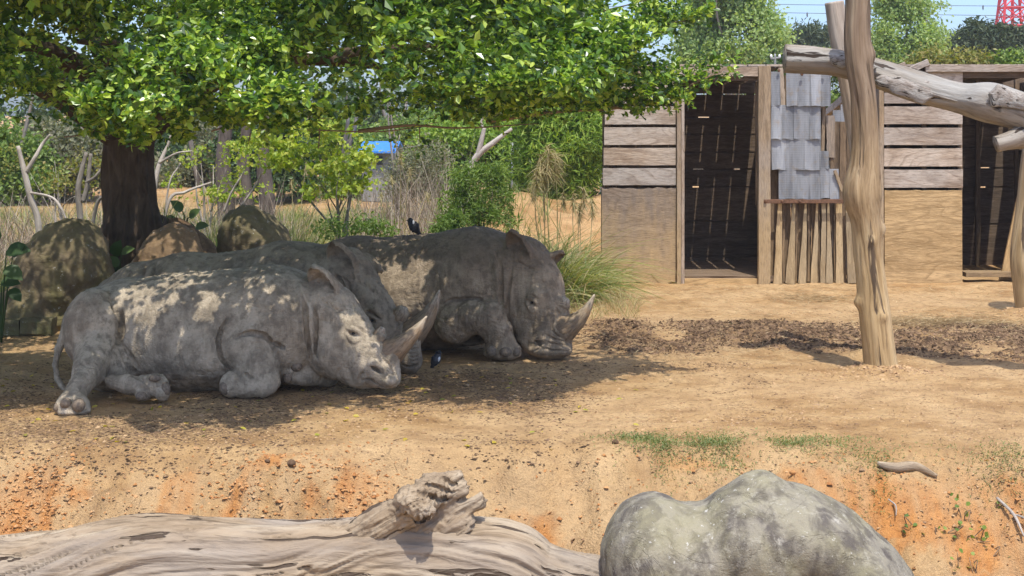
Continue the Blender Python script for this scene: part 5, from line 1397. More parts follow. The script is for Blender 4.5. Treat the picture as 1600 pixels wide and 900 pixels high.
def clump_leaves(blobs, nc, nl, spread, L, Wd, rng, seed, gate=.0, gscale=1.0, shell=.35, outline=LEAF4, droop=.2, up=.5, flat=1.0):
    """leaves in clumps through the volume of ellipsoids (cx,cy,cz,rx,ry,rz); noise opens gaps"""
    B = np.array(blobs, float); w = (B[:, 3] * B[:, 4] * B[:, 5]) ** .67; w /= w.sum()
    i = rng.choice(len(B), nc, p=w); u = rdir(nc, rng) * (rng.random(nc) ** shell)[:, None]
    c = B[i, :3] + u * B[i, 3:]
    g = fbm(c * gscale, 3, seed); c = c[g > gate]; m = len(c)
    P = np.repeat(c, nl, 0) + rng.normal(0, 1, (m * nl, 3)) * spread * [1, 1, .7 * flat]
    D = rdir(m * nl, rng) + np.array([0, 0, -.15]); N = rng.normal(0, .7, (m * nl, 3)) + [0, -.2, up]
    l = L * rng.uniform(.6, 1.3, m * nl)
    return leaf_cloud(P, D, N, l, l * Wd / L, rng, outline, .25, droop)

def tree(name, label, cat, base, h, blobs, nc, nl, spread, L, Wd, mat, seed, tr=.12, bark=None, group=None, gate=-.15, gscale=.6, lean=0.0, stems=1, **kw):
    """base (x,y); blobs relative to the base (dx,dy,z,rx,ry,rz)"""
    bark = bark or M_GBARK; rng = np.random.default_rng(seed)
    z0 = float(gz(base[0], base[1])[0]); root = empty(name, (base[0], base[1], z0), label, cat, group)
    o = np.array([base[0], base[1], z0])
    Bw = [(o[0] + b[0], o[1] + b[1], o[2] + b[2], b[3], b[4], b[5]) for b in blobs]
    for s in range(stems):
        a = rng.uniform(0, 6.28); f = np.array([math.cos(a), math.sin(a), 0]) * tr * 1.6 * (stems > 1)
        top = o + f * 6 + [lean, 0, h * rng.uniform(.72, .85)]
        V, Fs, at = tube([o + f - [0, 0, .15], o + f * 2 + [lean * .3 + rng.normal(0, .05 * h * .3), 0, h * .3], o + f * 4 + [lean * .6 + rng.normal(0, .05 * h * .3), 0, h * .55], top], [tr * 1.2, tr * .85, tr * .6, tr * .12], 20, 8, noise_disp(tr * .12, tr * .1, seed))
        part("trunk", V, Fs, bark, root, True, at)
    its = []
    for b in Bw[:14]:
        s0 = o + [lean * .4, 0, h * rng.uniform(.22, .5)]; e = np.array(b[:3]) + rng.normal(0, .2, 3) * b[3:]
        its.append(tube([s0, (s0 + e) / 2 + rng.normal(0, .06 * h, 3) * [1, 1, .3], e], [tr * .4, tr * .25, tr * .07], 10, 5))
    V, Fs, at = join(its); part("limbs", V, Fs, bark, root, True, at)
    V, Fs, at = clump_leaves(Bw, nc, nl, spread, L, Wd, rng, seed, gate, gscale, **kw)
    part("crown", V, Fs, mat, root, False, at, kind='stuff')
    return root
def BX(px, Y): return (px - 800) / F * Y
def BZ(py, Y): return CH - (py - HZ) / F * Y
def rb_blobs(Y, base_px, items, ry=1.0):
    """items (px, py, rx px, rz px) -> blobs relative to a base on the ground at base_px"""
    x0 = BX(base_px, Y); z0 = float(gz(x0, Y)[0]); s = Y / F
    return [(BX(p, Y) - x0, rb.normal(0, .3) * q * s, BZ(y, Y) - z0, q * s, q * s * ry, r * s) for p, y, q, r in items]

GT = "trees beyond the sheds"
Y = 62; tree("light_green_tree", "tall fresh green tree rising behind the first shed", "tree", (BX(1140, Y), Y), 9, rb_blobs(Y, 1140, [(1094, 75, 28, 48), (1108, 20, 36, 48), (1150, 0, 50, 50), (1160, 60, 50, 50), (1125, -60, 50, 55), (1198, 75, 26, 40), (1185, 40, 26, 30), (1110, 100, 50, 40), (1170, 110, 50, 40)]), 3400, 20, .30, .16, .11, M_L_HAZED, 401, .16, None, GT, -.3, .5)
Y = 66; tree("light_green_tree", "fresh green double crowned tree right of the upright trunk", "tree", (BX(1415, Y), Y), 8, rb_blobs(Y, 1415, [(1385, 15, 26, 40), (1375, 70, 24, 45), (1395, 60, 34, 40), (1440, 20, 30, 32), (1455, 60, 34, 30), (1475, 45, 20, 22), (1420, 95, 60, 30), (1440, 75, 40, 30), (1385, -30, 25, 30)]), 3200, 19, .28, .155, .105, M_L_HAZED, 402, .16, None, GT, -.18, .5)
Y = 95; tree("pine_tree", "dark rounded pine peeping between first shed and the pale cut trunk", "tree", (BX(1262, Y), Y), 8, rb_blobs(Y, 1262, [(1262, 62, 34, 20), (1240, 72, 18, 16), (1288, 70, 22, 20), (1262, 95, 50, 25)]), 600, 14, .35, .34, .10, M_L_PINE, 403, .2, M_DBARK, GT, -.2, .4)
Y = 80; tree("pine_tree", "wide dark umbrella pine left of the red and white mast", "tree", (BX(1530, Y), Y), 8, rb_blobs(Y, 1530, [(1500, 75, 26, 16), (1525, 45, 14, 12), (1520, 62, 32, 14), (1555, 58, 28, 12), (1580, 52, 24, 10), (1600, 60, 24, 14), (1560, 78, 40, 12), (1490, 92, 18, 12), (1590, 85, 25, 14)]), 900, 14, .25, .32, .10, M_L_PINE, 404, .18, M_DBARK, GT, .0, .5)
Y = 45
for px, rx, lab, m, sd in ((1455, 34, "yellow green bush showing over the second shed roof beside the crossing log", M_L_OLIVE, 405), (1515, 30, "olive bush showing over the second shed roof left of the mast", M_L_OLIVE, 406), (1310, 26, "green bush filling the gap between the two sheds", M_L_MID, 407), (1240, 30, "dark bush low behind the first shed's plastic sheets", M_L_DARK, 408), (1585, 30, "green bush showing low over the second shed under the mast", M_L_MID, 409)):
    tree("bush", lab, "bush", (BX(px, Y), Y), 3.6, rb_blobs(Y, px, [(px, 100, rx, 22), (px - rx * .6, 108, rx * .7, 18), (px + rx * .6, 106, rx * .7, 20), (px, 140, rx * 1.2, 45), (px, 200, rx * 1.2, 50)]), 420, 14, .16, .13, .08, m, sd, .06, None, "bushes behind the sheds", -.25, 1.0, 0, 3)

GB2 = "trees along the far side of the enclosure"
def far_tree(px, Y, items, mat, lab, seed, nc=900, L=.16, Wd=.1, gate=-.15, nl=14, tr=.1, bark=None, spread=.2, name="bushy_tree"):
    return tree(name, lab, "tree", (BX(px, Y), Y), 4.4, rb_blobs(Y, px, items), nc, nl, spread, L, Wd, mat, seed, tr, bark, GB2, gate, .7, 0, 2)
far_tree(880, 36, [(880, 215, 62, 55), (845, 250, 45, 48), (910, 240, 40, 50), (915, 180, 45, 35), (850, 180, 50, 30), (885, 285, 45, 40), (930, 210, 30, 40)], M_L_FRESH, "thick bright bamboo like tree close left of the first shed", 411, 1300, .20, .035, -.25, 16, .09, M_DBARK, .16)
far_tree(872, 36.6, [(875, 235, 58, 60), (880, 290, 40, 40), (850, 270, 40, 40)], M_L_DARK, "dark leafy tree inside the bamboo like foliage left of the first shed", 412, 600, .2, .06, -.3, 12, .1, M_DBARK, .2)
far_tree(700, 46, [(710, 215, 60, 35), (680, 250, 45, 40), (730, 240, 60, 45), (780, 215, 50, 35), (800, 250, 50, 50), (700, 275, 60, 30)], M_L_FRESH, "loose fresh green tree behind the forked pale trunk", 413, 1500, .13, .09, -.12)
far_tree(625, 40, [(665, 240, 40, 40), (670, 255, 40, 40), (620, 285, 45, 25), (650, 290, 50, 26)], M_L_GREY, "grey half bare tree under the blue roof", 414, 700, .10, .05, .0, 14, .035)
far_tree(540, 52, [(540, 215, 60, 40), (580, 255, 50, 40), (500, 250, 60, 50), (560, 290, 60, 30)], M_L_MID, "mid green tree far behind the yellow green maple", 415, 900)
far_tree(430, 50, [(430, 230, 60, 45), (380, 250, 50, 50), (450, 280, 60, 35), (400, 200, 50, 30)], M_L_DARK, "dark tree right of the big trunk far back", 416, 900)
far_tree(320, 54, [(320, 235, 60, 45), (280, 265, 50, 45), (350, 280, 50, 35)], M_L_GREY, "grey green tree just right of the big trunk far back", 417, 800)
far_tree(130, 50, [(120, 235, 70, 45), (170, 260, 50, 45), (90, 275, 50, 35), (60, 230, 50, 40)], M_L_GREY, "grey twiggy tree left of the big trunk far back", 418, 1000)
far_tree(10, 48, [(0, 230, 60, 50), (40, 265, 50, 40), (-40, 260, 50, 50), (20, 290, 50, 25)], M_L_MID, "mid green tree at the far left edge behind the dry saplings", 419, 1100)
far_tree(930, 60, [(930, 230, 40, 50), (950, 270, 40, 35), (900, 260, 40, 40)], M_L_MID, "pale far tree behind the wire fence near the first shed", 420, 700)
far_tree(770, 62, [(770, 220, 70, 50), (820, 235, 60, 50), (730, 250, 50, 40), (800, 280, 60, 26)], M_L_MID, "mid green far tree behind the willow shrub", 421, 1000)
far_tree(620, 70, [(620, 200, 40, 20), (670, 215, 60, 50), (560, 240, 30, 40), (640, 265, 60, 30)], M_L_MID, "far tree in front of the blue roof end", 422, 800)
far_tree(235, 58, [(235, 240, 70, 50), (200, 270, 60, 45)], M_L_DARK, "dark far tree hidden by the big trunk", 423, 700)
# one mass of far wood closing the view
its = []
for k in range(34):
    x = BX(-260 + k * 38, 82); its.append((x + rb.normal(0, .5), 82 + rb.normal(0, 2), 2.2 + rb.normal(0, .3), 1.7, 2, 2.6 + rb.normal(0, .3)))
V, Fs, at = clump_leaves(its, 4200, 9, .3, .34, .2, rb, 424, -.6, .4)
obj("far_wood", mesh("far_wood", V, Fs, False, at, M_L_DARK), kind='stuff', label="far wood closing the view behind the enclosure")

# nearer shrubs
GS = "shrubs behind the rhinos"
tree("maple_shrub", "yellow green broad leaved shrub with layered sprays left of the middle", "shrub", (BX(530, 25), 25), 2.6, rb_blobs(25, 530, [(545, 225, 60, 22), (575, 248, 40, 18), (510, 262, 55, 18), (470, 235, 45, 20), (560, 285, 40, 14), (490, 300, 35, 14), (430, 250, 40, 16), (520, 200, 70, 16), (420, 215, 40, 16)], 1.0), 330, 12, .085, .085, .07, M_L_YEL, 431, .03, M_GBARK, GS, -.15, 1.6, 0, 3, flat=.5, up=1.0)
tree("sapling", "thin yellow green sapling right beside the big trunk", "shrub", (BX(330, 26.5), 26.5), 2.4, rb_blobs(26.5, 330, [(300, 245, 45, 25), (350, 265, 40, 25), (385, 235, 40, 20), (330, 300, 40, 20), (280, 290, 30, 25), (400, 300, 30, 20)], 1.0), 150, 9, .07, .075, .05, M_L_YEL, 432, .025, M_PALEB, GS, -.1, 1.6, 0, 3, flat=.6)
tree("willow_shrub", "dense narrow leaved green shrub behind the black bird", "shrub", (BX(748, 27), 27), 1.9, rb_blobs(27, 748, [(745, 290, 42, 24), (715, 315, 28, 18), (780, 315, 26, 20), (755, 335, 40, 20), (730, 270, 28, 16), (770, 268, 24, 14), (705, 345, 22, 14), (790, 345, 16, 14)], .9), 480, 12, .06, .11, .024, M_L_MID, 433, .02, M_DBARK, GS, -.25, 2.0, 0, 5)
tree("willow_shrub", "small narrow leaved shrub between the rhino's hump and the black bird", "shrub", (BX(700, 25.2), 25.2), 1.0, rb_blobs(25.2, 700, [(700, 352, 18, 12), (715, 340, 16, 12), (690, 362, 18, 8)], .9), 110, 11, .05, .10, .022, M_L_MID, 434, .012, M_DBARK, GS, -.3, 2.0, 0, 3)
tree("sapling", "leafy green sapling at the far left behind the tall boulder", "shrub", (BX(95, 27), 27), 2.3, rb_blobs(27, 95, [(95, 285, 40, 22), (130, 255, 40, 22), (60, 260, 30, 25), (20, 250, 40, 25), (150, 300, 30, 25)], 1.0), 150, 8, .08, .065, .045, M_L_OLIVE, 435, .02, M_PALEB, GS, -.05, 1.6, 0, 3)
tree("weedy_shrub", "low green weedy shrub behind the small bird's back rhino hip", "shrub", (BX(560, 24), 24), .9, rb_blobs(24, 560, [(560, 350, 40, 16), (600, 358, 30, 12), (520, 355, 30, 14)], .9), 120, 10, .06, .08, .03, M_L_MID, 436, .012, M_DBARK, GS, -.2, 2.0, 0, 4)

# bare saplings and forked dead trunk
def bare(name, label, Y, stems, bark, group="bare saplings"):
    P0 = W(stems[0][0][0], 0, Y); x0 = P0[0]; root = empty(name, (x0, Y, float(gz(x0, Y)[0])), label, "sapling", group)
    for i, s in enumerate(stems):
        pts = [W(a, b, Y + dy) for a, b, r, dy in s]; rr = [r * Y / F for a, b, r, dy in s]
        if i == 0 or s[0][1] > 330: pts[0][2] = min(pts[0][2], float(gz(pts[0][0], pts[0][1])[0]) - .05)
        V, Fs, at = tube(pts, rr, 22, 8, noise_disp(.006, .004, 200 + i)); part("stem" if s[0][2] > 3 else "branch", V, Fs, bark, root, True, at)
    return root
bare("bare_sapling", "pale bare forked sapling farthest left behind the tall boulder", 25, [[(63, 395, 5, 0), (60, 350, 5, 0), (48, 310, 5, 0), (38, 268, 4.5, 0), (28, 228, 3, 0)], [(40, 270, 3.5, 0), (55, 245, 3, 0), (66, 225, 2.5, .1), (78, 210, 1.5, .1)], [(44, 300, 2, 0), (80, 308, 2, -.2), (95, 325, 2, -.3), (104, 345, 1.6, -.3)]], M_PALEB)
bare("bare_sapling", "grey bare double stemmed sapling just left of the big trunk", 24.5, [[(127, 400, 5, 0), (126, 350, 5, 0), (122, 300, 4.5, 0), (127, 270, 4, 0), (135, 238, 3, 0)], [(130, 315, 4, 0), (137, 285, 3.5, 0), (142, 240, 2.5, 0)], [(134, 285, 2.5, 0), (150, 275, 2.5, -.1), (168, 250, 2, -.1)], [(131, 345, 3, 0), (150, 325, 3, -.2), (172, 305, 2, -.3)]], M_GBARK)
bare("dead_branch", "pale dry branches fanning out right of the big trunk", 25, [[(242, 330, 3, 0), (262, 320, 2.6, 0), (290, 300, 2.2, .1), (330, 285, 1.6, .2)], [(240, 300, 4, 0), (248, 260, 3.5, .1), (262, 228, 2.5, .2), (268, 210, 2, .2)], [(248, 255, 2.2, .1), (275, 240, 1.8, 0), (300, 236, 1.2, 0)], [(250, 345, 2, 0), (262, 300, 1.6, 0), (282, 255, 1.2, .1)], [(350, 330, 1.8, 0), (362, 300, 1.6, 0), (382, 268, 1, 0)], [(372, 330, 2, .2), (395, 296, 1.6, .2), (410, 268, 1, .2)]], M_PALEB)
bare("forked_trunk", "pale forked dead trunk standing out among the green trees in the middle", 33, [[(718, 330, 5, 0), (728, 285, 5, 0), (744, 246, 5, 0), (772, 222, 4, 0), (800, 201, 2.5, 0)], [(745, 248, 4, 0), (751, 225, 3.8, 0), (757, 200, 3, 0)], [(757, 204, 2, 0), (752, 190, 1.6, 0), (760, 180, 1, 0)]], M_PALEB)
for px, w, lab in ((352, 13, "left of the three dark trunks behind the sapling"), (384, 10, "middle one of the three dark trunks behind the sapling"), (416, 12, "right of the three dark trunks behind the sapling")):
    Yt = 36; x0 = BX(px, Yt); root = empty("dark_trunk", (x0, Yt, float(gz(x0, Yt)[0])), lab, "tree trunk", "dark trunks far back")
    V, Fs, at = tube([W(px, 380, Yt), W(px + 2, 320, Yt), W(px - 3, 250, Yt), W(px + 5, 150, Yt)], [w * Yt / F * 1.2, w * Yt / F, w * Yt / F * .9, w * Yt / F * .7], 20, 12, noise_disp(.03, .02, 222)); part("stem", V, Fs, M_DBARK, root, True, at)

# tangles and grasses nobody could count
def stand(name, px, py_top, n, Y0, Y1, L, wd, lean, bend, mat, seed, label=None, seg=4, gate=-.2):
    rng = np.random.default_rng(seed); Yv = rng.uniform(Y0, Y1, n); pxv = rng.uniform(px[0], px[1], n)
    x = BX(pxv, Yv); k = fbm(np.column_stack([x * 1.6, Yv * .8, x * 0]), 2, seed) > gate; x, Yv = x[k], Yv[k]; m = len(x)
    D = np.column_stack([rng.normal(0, lean, m), rng.normal(0, lean, m), np.ones(m)])
    V, Fs, at = blades(np.column_stack([x, Yv, gz(x, Yv) - .02]), D, L * rng.uniform(.45, 1.15, m), wd * rng.uniform(.6, 1.3, m), bend * rng.uniform(.2, 1.2, m), rng, seg)
    return obj(name, mesh(name, V, Fs, True, at, mat), kind='stuff', label=label)
stand("dry_twig_thicket", (-60, 470), 0, 2600, 25.5, 31, 1.7, .012, .45, .25, M_TWIGS, 501, "dry twig thicket left and right of the big trunk", 4, -.4)
stand("dry_twig_thicket", (560, 720), 0, 900, 29, 38, 1.9, .012, .3, .2, M_TWIGS, 502, "grey dry twigs in the middle distance", 4, -.3)
stand("tall_green_grass", (330, 480), 0, 1500, 23.2, 26, 1.35, .016, .16, .25, M_GRASS, 503, "tall green grass right of the tree boulders", 5, -.1)
stand("dry_meadow_grass", (450, 1000), 0, 9000, 21, 30, .42, .009, .35, .4, M_DRY, 504, "dry straw coloured grass behind the rhinos", 4, -.25)
stand("green_meadow_grass", (440, 800), 0, 9000, 20.8, 34, .45, .012, .3, .4, M_GRASS, 505, "short green grass behind the rhinos", 4, .0)
stand("far_meadow_grass", (-80, 860), 0, 12000, 28, 43, .6, .02, .3, .35, M_GRASS, 510, "green grass across the far side of the enclosure", 4, -.15)
stand("left_meadow_grass", (-60, 420), 0, 4500, 21.8, 27, .6, .012, .3, .35, M_GRASS, 506, "green grass at the far left", 4, -.1)
stand("left_dry_grass", (-60, 480), 0, 2600, 22.5, 30, .55, .009, .4, .35, M_DRY, 507, "dry grass round the tree", 4, -.1)
# clumps that stand out one by one
def grass_clump(px, Y, h, n, wd, lab, mat, seed, spread=.22, bend=.75, lean=.45, group="green grass clumps left of the first shed"):
    rng = np.random.default_rng(seed); x0 = BX(px, Y); z0 = float(gz(x0, Y)[0]); root = empty("grass_clump", (x0, Y, z0), lab, "grass clump", group)
    for nm, m, f in (("blades", mat, .78), ("dry_blades", M_DRY, .22)):
        k = int(n * f); P = np.column_stack([x0 + rng.normal(0, spread, k), Y + rng.normal(0, spread, k), np.full(k, z0 - .03)])
        D = np.column_stack([rng.normal(0, lean, k) + (P[:, 0] - x0) * .8, rng.normal(0, lean, k) - .1, np.ones(k)])
        V, Fs, at = blades(P, D, h * rng.uniform(.55, 1.15, k), wd, bend * rng.uniform(.3, 1.2, k), rng, 6); part(nm, V, Fs, m, root, True, at, kind='stuff')
for i, (px, Y, h, n, lab) in enumerate(((815, 24.2, 1.65, 700, "tall green arching grass clump just behind the right rhino's near ear"), (855, 23.6, 1.6, 760, "thick green grass clump above the right rhino's head"), (880, 23.4, 1.2, 560, "spreading grass clump right of the rhino's far ear"), (900, 25.0, .95, 300, "grass clump nearest the first shed's corner"), (785, 25.4, 1.3, 400, "thin grass clump right of the willow shrub"), (870, 25.6, 1.7, 380, "grass clump at the foot of the plumed reeds"), (840, 22.6, 1.0, 360, "low grass clump right behind the rhino's hump"))):
    grass_clump(px, Y, h, n, .017, lab, M_GRASS, 520 + i)
for i, (px, Y, h, n, lab) in enumerate(((455, 23.6, 1.25, 200, "tall upright green grass clump right of the dark boulder"), (415, 24, 1.3, 200, "tall upright grass clump above the dark boulder"), (500, 24.4, .8, 160, "shorter grass clump above the middle rhino's back"), (620, 24, .55, 160, "low grass clump left of the black bird"), (665, 23.6, .5, 150, "low grass clump right of the black bird"))):
    grass_clump(px, Y, h, n, .014, lab, M_GRASS, 540 + i, .16, .35, .22, "grass clumps behind the rhinos' backs")
# reeds with plumes
def reeds(px, Y, items, lab, seed):
    rng = np.random.default_rng(seed); x0 = BX(px, Y); z0 = float(gz(x0, Y)[0]); root = empty("plumed_reed", (x0, Y, z0), lab, "reed", "plumed dry reeds")
    for a, top, w in items:
        b = np.array([BX(px + (a - px) * .4, Y) + rng.normal(0, .05), Y + rng.normal(0, .1), z0]); e = W(a, top, Y + rng.normal(0, .15))
        V, Fs, at = tube([b, (b + e) / 2 + [rng.normal(0, .04), 0, .05], e], [.010, .008, .004], 10, 5); at['rnd'] = np.full(len(V), rng.random()); part("stalk", V, Fs, M_DRY, root, True, at)
        k = int(w * 16); t = rng.random(k); P = e - np.column_stack([np.zeros(k), np.zeros(k), t * w * .035]) ; D = np.column_stack([rng.normal(.15, .35, k), rng.normal(0, .3, k), rng.uniform(-.9, .5, k)])
        V, Fs, at = blades(P, D, .22 * w / 12 * rng.uniform(.5, 1.2, k), .012, .4, rng, 3); part("plume", V, Fs, M_DRY, root, False, at, kind='stuff')
reeds(862, 26, [(845, 240, 12), (856, 228, 14), (868, 240, 12), (838, 262, 9), (880, 300, 8), (850, 255, 11), (832, 285, 8)], "tall reeds with feathery buff plumes before the bamboo like tree", 551)
reeds(905, 25.5, [(895, 300, 8), (912, 292, 9), (925, 310, 8), (905, 318, 8)], "short buff reeds near the first shed's corner", 552)
reeds(625, 27, [(626, 240, 5), (640, 262, 5), (612, 275, 4), (595, 300, 4), (668, 300, 4)], "thin dry reed stalks above the black bird", 553)
reeds(470, 27, [(478, 255, 5), (498, 290, 4), (455, 280, 4)], "thin dry reed stalks in the yellow green shrub", 554)

# big dark leaves at the left edge and between the boulders
def big_leaf_plant(px, Y, items, lab, name="broad_leaf_plant"):
    x0 = BX(px, Y); z0 = float(gz(x0, Y)[0]); root = empty(name, (x0, Y, z0), lab, "plant", "dark broad leaved plants")
    out = [(0, 0), (.12, .36), (.4, .5), (.72, .36), (1, 0)]
    for i, (a, b, L, ang, tilt) in enumerate(items):
        P = W(a, b, Y - .1 * (i % 3)); D = np.array([[math.cos(ang), -.35, math.sin(ang)]]); N = np.array([[tilt, -.8, .8]])
        S = np.cross(D, N); S /= np.linalg.norm(S); U = np.cross(S, D); V = []
        D = D / np.linalg.norm(D)
        for t, w in out:
            for v in ((-1, 0, 1)): V.append(P + D[0] * L * t + S[0] * v * w * L * .8 + U[0] * (abs(v) * .12 * w - .25 * t * t) * L)
        V = np.array(V); Q = np.array([[3 * k + j, 3 * k + j + 1, 3 * k + j + 4, 3 * k + j + 3] for k in range(4) for j in range(2)])
        part("leaf", V, Q, M_L_DARK, root, True, {'rnd': np.full(len(V), rb.random())})
        V, Fs, at = tube([np.array([x0, Y, z0]), (np.array([x0, Y, z0]) + P) / 2 + [0, 0, .08], P], [.012, .010, .006], 8, 5); at['rnd'] = np.full(len(V), .3); part("stalk", V, Fs, M_L_DARK, root, True, at)
big_leaf_plant(2, 18.9, [(10, 392, .30, .2, .2), (-5, 405, .26, 2.8, -.2), (8, 418, .26, -.4, .3), (20, 400, .2, .9, 0), (2, 440, .24, .1, .4), (15, 452, .2, -.6, .2), (-10, 380, .25, 1.5, .1)], "dark broad leaved plant at the far left edge before the grass")
big_leaf_plant(182, 20.3, [(178, 400, .22, 1.2, .2), (186, 415, .2, 2.4, 0), (190, 395, .18, .5, .1), (175, 425, .2, .2, .2), (182, 440, .2, -.8, .2)], "dark broad leaved plant between the tall boulder and the tan one")
big_leaf_plant(290, 22.6, [(285, 330, .22, 2.2, .2), (296, 340, .2, .8, .1), (305, 355, .2, .3, 0), (275, 345, .2, 2.8, .1)], "dark broad leaved plant on the soil heap right of the big trunk")

# far things: wire fence, blue roof, pale wall, mast and cables
M_WIRE = simple("galvanised_wire", (.13, .14, .14), .5, .5, .2); M_FPOST = simple("fence_post", (.24, .25, .24), .6, .4, .2)
FY = 44.0; fx0, fx1 = BX(800, FY), BX(985, FY); fz = .15
fr = empty("wire_fence", ((fx0 + fx1) / 2, FY, .3), "grey wire mesh fence across the far side left of the first shed", "fence")
ft = 1.62; nwx = int((fx1 - fx0) / .11); its = []
for k in range(-16, nwx + 1):
    for s_ in (1, -1):
        xa = fx0 + k * .11; xb = xa + 1.5; za, zb = (.1, ft) if s_ > 0 else (ft, .1)
        if xa < fx0 - 1e-6:
            f = (fx0 - xa) / 1.5; za = za + (zb - za) * f; xa = fx0
        if xb > fx1: f = (fx1 - xa) / (xb - xa); zb = za + (zb - za) * f; xb = fx1
        if xb - xa < .02: continue
        its.append(tube([(xa, FY + .004 * s_, za + fz), (xb, FY + .004 * s_, zb + fz)], [.003, .003], 2, 3))
V, Fs, at = join(its); part("wire_mesh", V, Fs, M_WIRE, fr, False, None, kind='stuff')
for x in np.arange(fx0, fx1 + .1, (fx1 - fx0) / 4):
    V, Fs, at = tube([(x, FY + .06, -.2), (x, FY + .06, 1.95)], [.035, .035], 3, 10); part("post", V, Fs, M_FPOST, fr, True)
V, Fs, at = tube([(fx0, FY + .03, ft + fz), (fx1, FY + .03, ft + fz)], [.022, .022], 3, 8); part("rail", V, Fs, M_FPOST, fr, True)
M_BLUE = simple("blue_roofing", (.05, .22, .62), .5, .4, .15, 6, .1); M_WHITE = simple("pale_wall", (.62, .65, .68), .8, .2, .12, 4, .1); M_GLASS = simple("dark_pane", (.05, .06, .07), .2, .5, .1)
BYb = 50; b0 = W(596, 300, BYb)
br = empty("blue_roofed_building", (b0[0], BYb, .8), "small far building with a bright blue roof", "building")
V, Fs, at = plank((BX(590, BYb), BYb + 1.5, .5), (.95, 3.0, 1.0), 0, 3, .0, bev=.01); part("wall", V, Fs, M_FPOST, br)
zt = BZ(222, BYb); zb = BZ(236, BYb); xa, xb = BX(560, BYb), BX(620, BYb)
V = np.array([(xa, BYb - .3, zb), (xb, BYb - .3, zb), (xb, BYb + 1.6, zt), (xa, BYb + 1.6, zt), (xb, BYb + 3.4, zb), (xa, BYb + 3.4, zb)]); V = np.vstack([V, V - [0, 0, .06]])
part("roof", V, np.array([[0, 1, 2, 3], [3, 2, 4, 5], [7, 6, 9, 8], [8, 9, 11, 10], [0, 3, 9, 6], [3, 5, 11, 9], [1, 7, 8, 2], [2, 8, 10, 4], [0, 6, 7, 1], [5, 4, 10, 11]]), M_BLUE, br)
V, Fs, at = plank((BX(590, BYb), BYb + 1.2, (zb + .95) / 2), (.85, 2.2, zb - .95), 2, 3, 0, bev=.01); part("upper_wall", V, Fs, M_FPOST, br)
V, Fs, at = plank((BX(590, BYb), BYb + .085, zb - .3), (.3, .05, .25), 0, 2, 0, bev=.005); part("window", V, Fs, M_GLASS, br)
wl = empty("pale_hut", (BX(892, 58), 58, .9), "long pale hut behind the wire fence", "building")
V, Fs, at = plank((BX(900, 58), 59, 1.0), (3.0, 2, .95), 0, 4, 0, bev=.01); part("wall", V, Fs, M_WHITE, wl)
V, Fs, at = plank((BX(900, 58), 59, 1.52), (3.3, 2.4, .07), 0, 4, 0, bev=.01); part("roof", V, Fs, M_FPOST, wl)
for q in (875, 900, 925):
    V, Fs, at = plank((BX(q, 58), 57.985, 1.1), (.45, .04, .4), 0, 2, 0, bev=.005); part("window", V, Fs, M_GLASS, wl)

M_RED = simple("mast_red", (.62, .045, .06), .5, .4, .1); M_WHT = simple("mast_white", (.78, .78, .78), .5, .4, .08)
MY = 150.0; mx = BX(1582, MY); mz = MY / F
mast = empty("lattice_mast", (mx, MY, .9), "red and white steel lattice mast at the top right corner", "mast")
def bar(a, b, r): return tube([a, b], [r, r], 2, 4)
lv = [(-60, 12), (-20, 14), (12, 17), (40, 20), (70, 24), (102, 28), (140, 33), (185, 40), (240, 48)]   # py, half-width px
def ring(py, hw): z = BZ(py, MY); w = hw * mz; return [np.array([mx + sx * w, MY + sy * w, z]) for sx, sy in ((-1, -1), (1, -1), (1, 1), (-1, 1))]
for i in range(len(lv) - 1):
    A_, B_ = ring(*lv[i]), ring(*lv[i + 1]); its = []
    M_ = [(p + q) / 2 for p, q in zip(A_, B_)]
    for k in range(4):
        its.append(bar(A_[k], B_[k], .13)); its.append(bar(A_[k], A_[(k + 1) % 4], .07)); its.append(bar(A_[k], B_[(k + 1) % 4], .06)); its.append(bar(A_[(k + 1) % 4], B_[k], .06)); its.append(bar(M_[k], M_[(k + 1) % 4], .05))
    c = (A_[0] + A_[2]) / 2; d = (B_[0] + B_[2]) / 2; its.append(bar(c, d, .16))
    V, Fs, at = join(its); part("lattice_section", V, Fs, M_RED if lv[i][0] < 68 else M_WHT, mast, False, None, label="red upper lattice section" if lv[i][0] < 68 else "white lower lattice section")
z = BZ(70, MY)
for s_ in (-1, 1):
    V, Fs, at = plank((mx + s_ * 1.2, MY - 1.7, z), (1.6, .25, .9), 0, 2, 0, bev=.05); part("antenna_panel", V, Fs, M_WHT, mast)
M_CABLE = simple("cable_grey", (.10, .105, .12), .6, .3, .1)
for i, (ya, yb, sp_) in enumerate(((3, 9, (1176, 1534)), (14, 25, (1262,)))):
    CY = 120.0; pts = [W(900, ya - 6, CY), W(1200, (ya * 2 + yb) / 3 + 1.5, CY), W(1450, (ya + 2 * yb) / 3 + 1.5, CY), W(1760, yb + 2, CY)]
    root = empty("power_line", pts[0], ("upper" if i == 0 else "lower") + " thin power line crossing the sky at top right", "power line", "power lines")
    V, Fs, at = tube(pts, [.022] * 4, 24, 5); part("cable", V, Fs, M_CABLE, root)
    q = spline(np.array(pts), 200)
    for a in sp_:
        p = q[np.argmin(np.abs(800 + q[:, 0] / q[:, 1] * F - a))]; V, Fs = blob(p - [0, 0, .12], (.06, .06, .2), 8, 5); part("spacer", V, Fs, M_CABLE, root)
